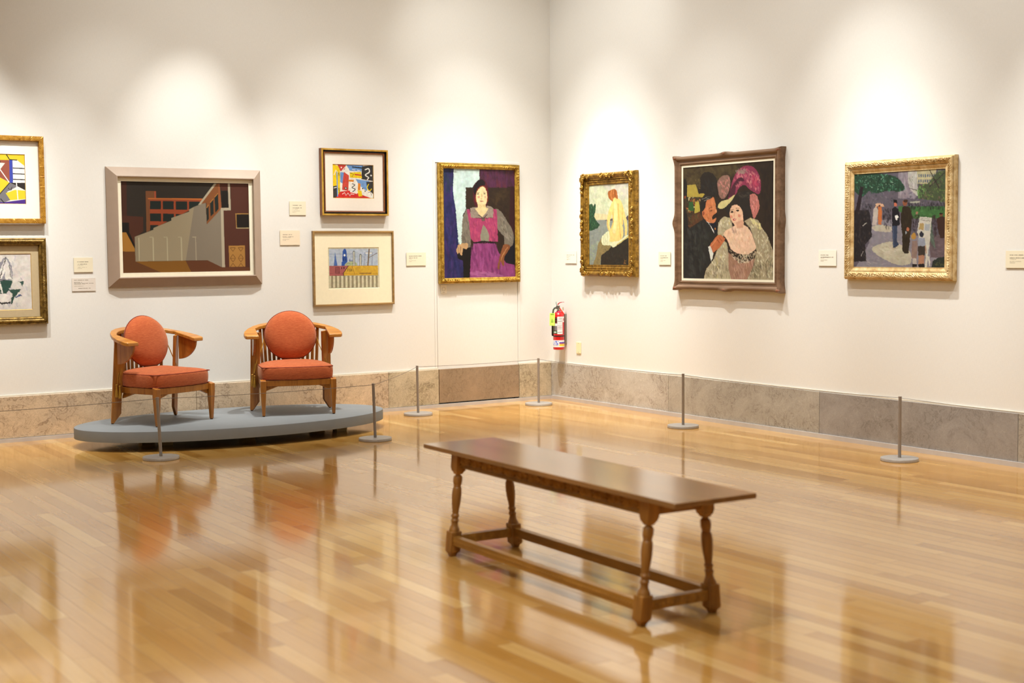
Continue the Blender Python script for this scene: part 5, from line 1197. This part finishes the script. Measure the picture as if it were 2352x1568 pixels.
def beaded(axis, a0, a1, c, s):
    b = MB(); z0, z1, hw = .060, .104, .017
    if axis == 'y': b.box((c-hw, a0, z0), (c+hw, a1, z1))
    else: b.box((a0, c-hw, z0), (a1, c+hw, z1))
    n = int((a1-a0)/.022)
    for k in range(n):
        q = a0 + (k+.5)*(a1-a0)/n
        if axis == 'y': b.sphere((c+s*hw, q, .080), .0075, 4, 6, (.45, 1, 1))
        else: b.sphere((q, c+s*hw, .080), .0075, 4, 6, (1, .45, 1))
    return b
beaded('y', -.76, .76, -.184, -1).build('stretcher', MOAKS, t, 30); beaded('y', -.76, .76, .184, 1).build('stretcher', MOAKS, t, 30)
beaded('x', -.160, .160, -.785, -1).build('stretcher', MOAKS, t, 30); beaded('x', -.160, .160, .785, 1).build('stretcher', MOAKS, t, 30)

# ------------------------------------------------------------------ fire extinguisher by the corner (local x to the right seen from the room, -y to the room)
MRED = simple('red_enamel', 'c4141a', .28, 0, .03, 10, (1, 1, 1), 0, .4); MREDL = simple('red_lever', 'b0222a', .4); MCHR = simple('chrome', 'b8b4ae', .2, .9, .05)
MW = simple('white_sticker', 'e8e6e6', .5, 0, .01); MBLKR = simple('black_rubber', '1c1a1a', .5); MLIME = simple('lime_tag', 'c2f060', .6, 0, .02); MGRN = simple('green_sticker', '1f6a48', .5)
MGREY = simple('grey_sticker', '77737a', .5); MPUR = simple('purple_band', '5a3ab0', .5); MBLU = simple('blue_print', '2f55c8', .5); MYEL = simple('yellow_band', 'f0cc20', .5); MTEAL = simple('green_pin', '2f6a58', .5)
t = empty('fire_extinguisher', (-.088, -.247, .523), math.radians(-35.4)); tag(t, 'red fire extinguisher with a lime tag hanging on the right wall by the corner', 'fire extinguisher')
RX = .057
b = MB(); b.lathe([(.050, 0), (.055, .002), (RX, .010), (RX, .340), (.054, .355), (.045, .370), (.032, .380), (.022, .385), (.020, .395)], 40); b.build('tank', MRED, t, 50)
def patch(b, a0, a1, z0, z1, mi=0, r=RX+.0009, n=8):
    n = max(n, int(abs(a1-a0)/4))
    V = [];
    for k in range(n+1):
        a = math.radians(a0+(a1-a0)*k/n); V += [(r*math.sin(a), -r*math.cos(a), z0), (r*math.sin(a), -r*math.cos(a), z1)]
    b.add(V, [(2*k, 2*k+2, 2*k+3, 2*k+1) for k in range(n)], mi)
def zz(y): return (803 - (680 + y/11.2))/236
b = MB(); patch(b, -14, 43, zz(955), zz(487)); patch(b, 44, 72, zz(635), zz(487)); patch(b, -78, -16, zz(735), zz(668))
patch(b, -78, -15, zz(672), zz(510), 1); patch(b, -78, -15, zz(855), zz(737), 2); patch(b, -78, -15, zz(940), zz(862), 3)
r2 = RX+.0015
for k, y in enumerate((515, 530, 545, 560, 600, 612, 655, 710, 745, 760, 775, 790, 810, 830, 895, 910)):
    patch(b, -10 + (8 if k < 4 else 0), 36 - (6 if k % 3 == 0 else 0), zz(y+ (7 if y in (600, 710, 895) else 4)), zz(y), 2, r2, 6)
for y in (530, 590, 640): patch(b, -34, -20, zz(y+14), zz(y), 4, r2, 3); patch(b, -60, -40, zz(y+10), zz(y), 0, r2, 3)
patch(b, -60, -25, zz(915), zz(890), 0, r2, 4); patch(b, 52, 64, zz(600), zz(530), 4, r2, 3)
b.build('instruction_label', [MW, MBLKR, MGREY, MGRN, MREDL], t)
b = MB(); patch(b, -80, 88, zz(1305), zz(1120)); patch(b, 6, 80, zz(1200), zz(1168), 1, r2); patch(b, 6, 80, zz(1222), zz(1204), 2, r2); patch(b, 6, 80, zz(1276), zz(1230), 3, r2)
for a0, a1, y0, y1 in ((-72, -66, 1140, 1240), (-66, -50, 1225, 1240), (-44, -38, 1140, 1235), (-38, -28, 1140, 1155), (-28, -14, 1140, 1158), (-28, -20, 1150, 1200), (-28, -10, 1190, 1208), (-14, -6, 1195, 1245), (-34, -10, 1228, 1246), (-8, 2, 1150, 1165)):
    patch(b, a0, a1, zz(y1), zz(y0), 4, r2, 3)
patch(b, -74, 0, zz(1270), zz(1262), 5, r2)
b.build('service_label', [MW, MPUR, MREDL, MYEL, MBLU, MGREY], t)
b = MB(); b.lathe([(RX, zz(1022)), (RX+.0025, zz(1020)), (RX+.0025, zz(995)), (RX, zz(993))], 40); b.box((-.070, -.012, zz(1012)), (-.056, .012, zz(965))); b.build('strap', MBLKR, t, 40)
b = MB(); b.lathe([(.024, .372), (.0245, .384), (.023, .386)], 24); b.build('neck_band', MPUR, t, 40)
b = MB(); b.lathe([(.015, .392), (.017, .398), (.017, .412), (.013, .416), (.013, .440), (.016, .446)], 20); b.box((-.026, -.014, .415), (.012, .014, .443)); b.tube([(-.018, -.02, .43), (-.018, -.034, .43)], .012, 16); b.build('valve', MCHR, t, 40)
b = MB(); P_ = [(-.010, 0, .446), (.002, 0, .462), (.018, 0, .474), (.040, 0, .480), (.058, 0, .481)]
for i in range(4):
    a, c = P_[i], P_[i+1]; w_ = .011; b.hexa([(a[0], -w_, a[2]), (c[0], -w_, c[2]), (c[0], w_, c[2]), (a[0], w_, a[2])], [(a[0], -w_, a[2]+.006-.001*i+.012*(i < 3)*(3-i)/3), (c[0], -w_, c[2]+.004+.012*(i < 2)*(2-i)/3), (c[0], w_, c[2]+.004+.012*(i < 2)*(2-i)/3), (a[0], w_, a[2]+.006-.001*i+.012*(i < 3)*(3-i)/3)])
b.build('squeeze_lever', MREDL, t, 40)
b = MB(); b.hexa([(.004, -.012, .418), (.050, -.012, .352), (.050, .012, .352), (.004, .012, .418)], [(.012, -.012, .430), (.061, -.012, .360), (.061, .012, .360), (.012, .012, .430)]); b.build('carry_handle', simple('bright_red_handle', 'e0402e', .4), t, 0, .002)
b = MB(); b.tube([(-.014, -.008, .440), (-.020, -.010, .455), (-.024, -.010, .475), (-.023, -.010, .488)], [.003, .003, .0025, .002], 8); b.build('safety_pin', MTEAL, t, 60)
b = MB(); b.tube([(-.020, -.004, .420), (-.038, -.010, .425), (-.052, -.014, .405), (-.060, -.014, .36), (-.063, -.010, .25), (-.064, 0, .15)], .0085, 12); b.build('hose', MBLKR, t, 60)
b = MB(); b.hexa([(-.092, -.062, .248), (-.040, -.062, .245), (-.040, -.0612, .245), (-.092, -.0612, .248)], [(-.090, -.060, .374), (-.036, -.060, .372), (-.036, -.0592, .372), (-.090, -.0592, .374)])
tg = b.build('inspection_tag', MLIME, t)
b = MB()
for z, x0, x1 in ((.362, -.080, -.046), (.310, -.072, -.06), (.295, -.076, -.054), (.282, -.078, -.052)): b.box((x0, -.0632, z), (x1, -.0622, z+.004))
b.tube([(-.063, -.060, .372), (-.05, -.05, .40), (-.022, -.016, .43)], .001, 5); b.build('tag_print', simple('olive_print', '7c9a3a', .7), tg)
b = MB(); b.box((.040, .0, .398), (.052, .03, .43)); b.build('wall_hook', simple('beige_hook', 'a8a080', .5), t, 0, .002)
e2 = MB(); e2.box((-.022, -.016, 0), (.022, 0, .30)); 
o = e2.build('mounting_bracket', simple('painted_bracket', '8a8478', .5), t); o.matrix_local = Matrix.Rotation(math.radians(35.4-90), 4, 'Z') @ Matrix.Translation((0, .086, .06))
# blank outlet plate
t = empty('outlet_cover', (-.001, -.476, .491), -PI/2); tag(t, 'blank cream outlet plate on the right wall beside the extinguisher', 'outlet cover')
b = MB(); b.box((-.040, -.007, 0), (.040, 0, .116)); b.build('plate', simple('cream_plastic', 'e9dfb4', .4, 0, .02), t, 0, .003)
for z in (.014, .102): b = MB(); b.tube([(0, -.006, z), (0, -.0082, z)], .0035, 10); b.build('screw', MSTEEL, t)
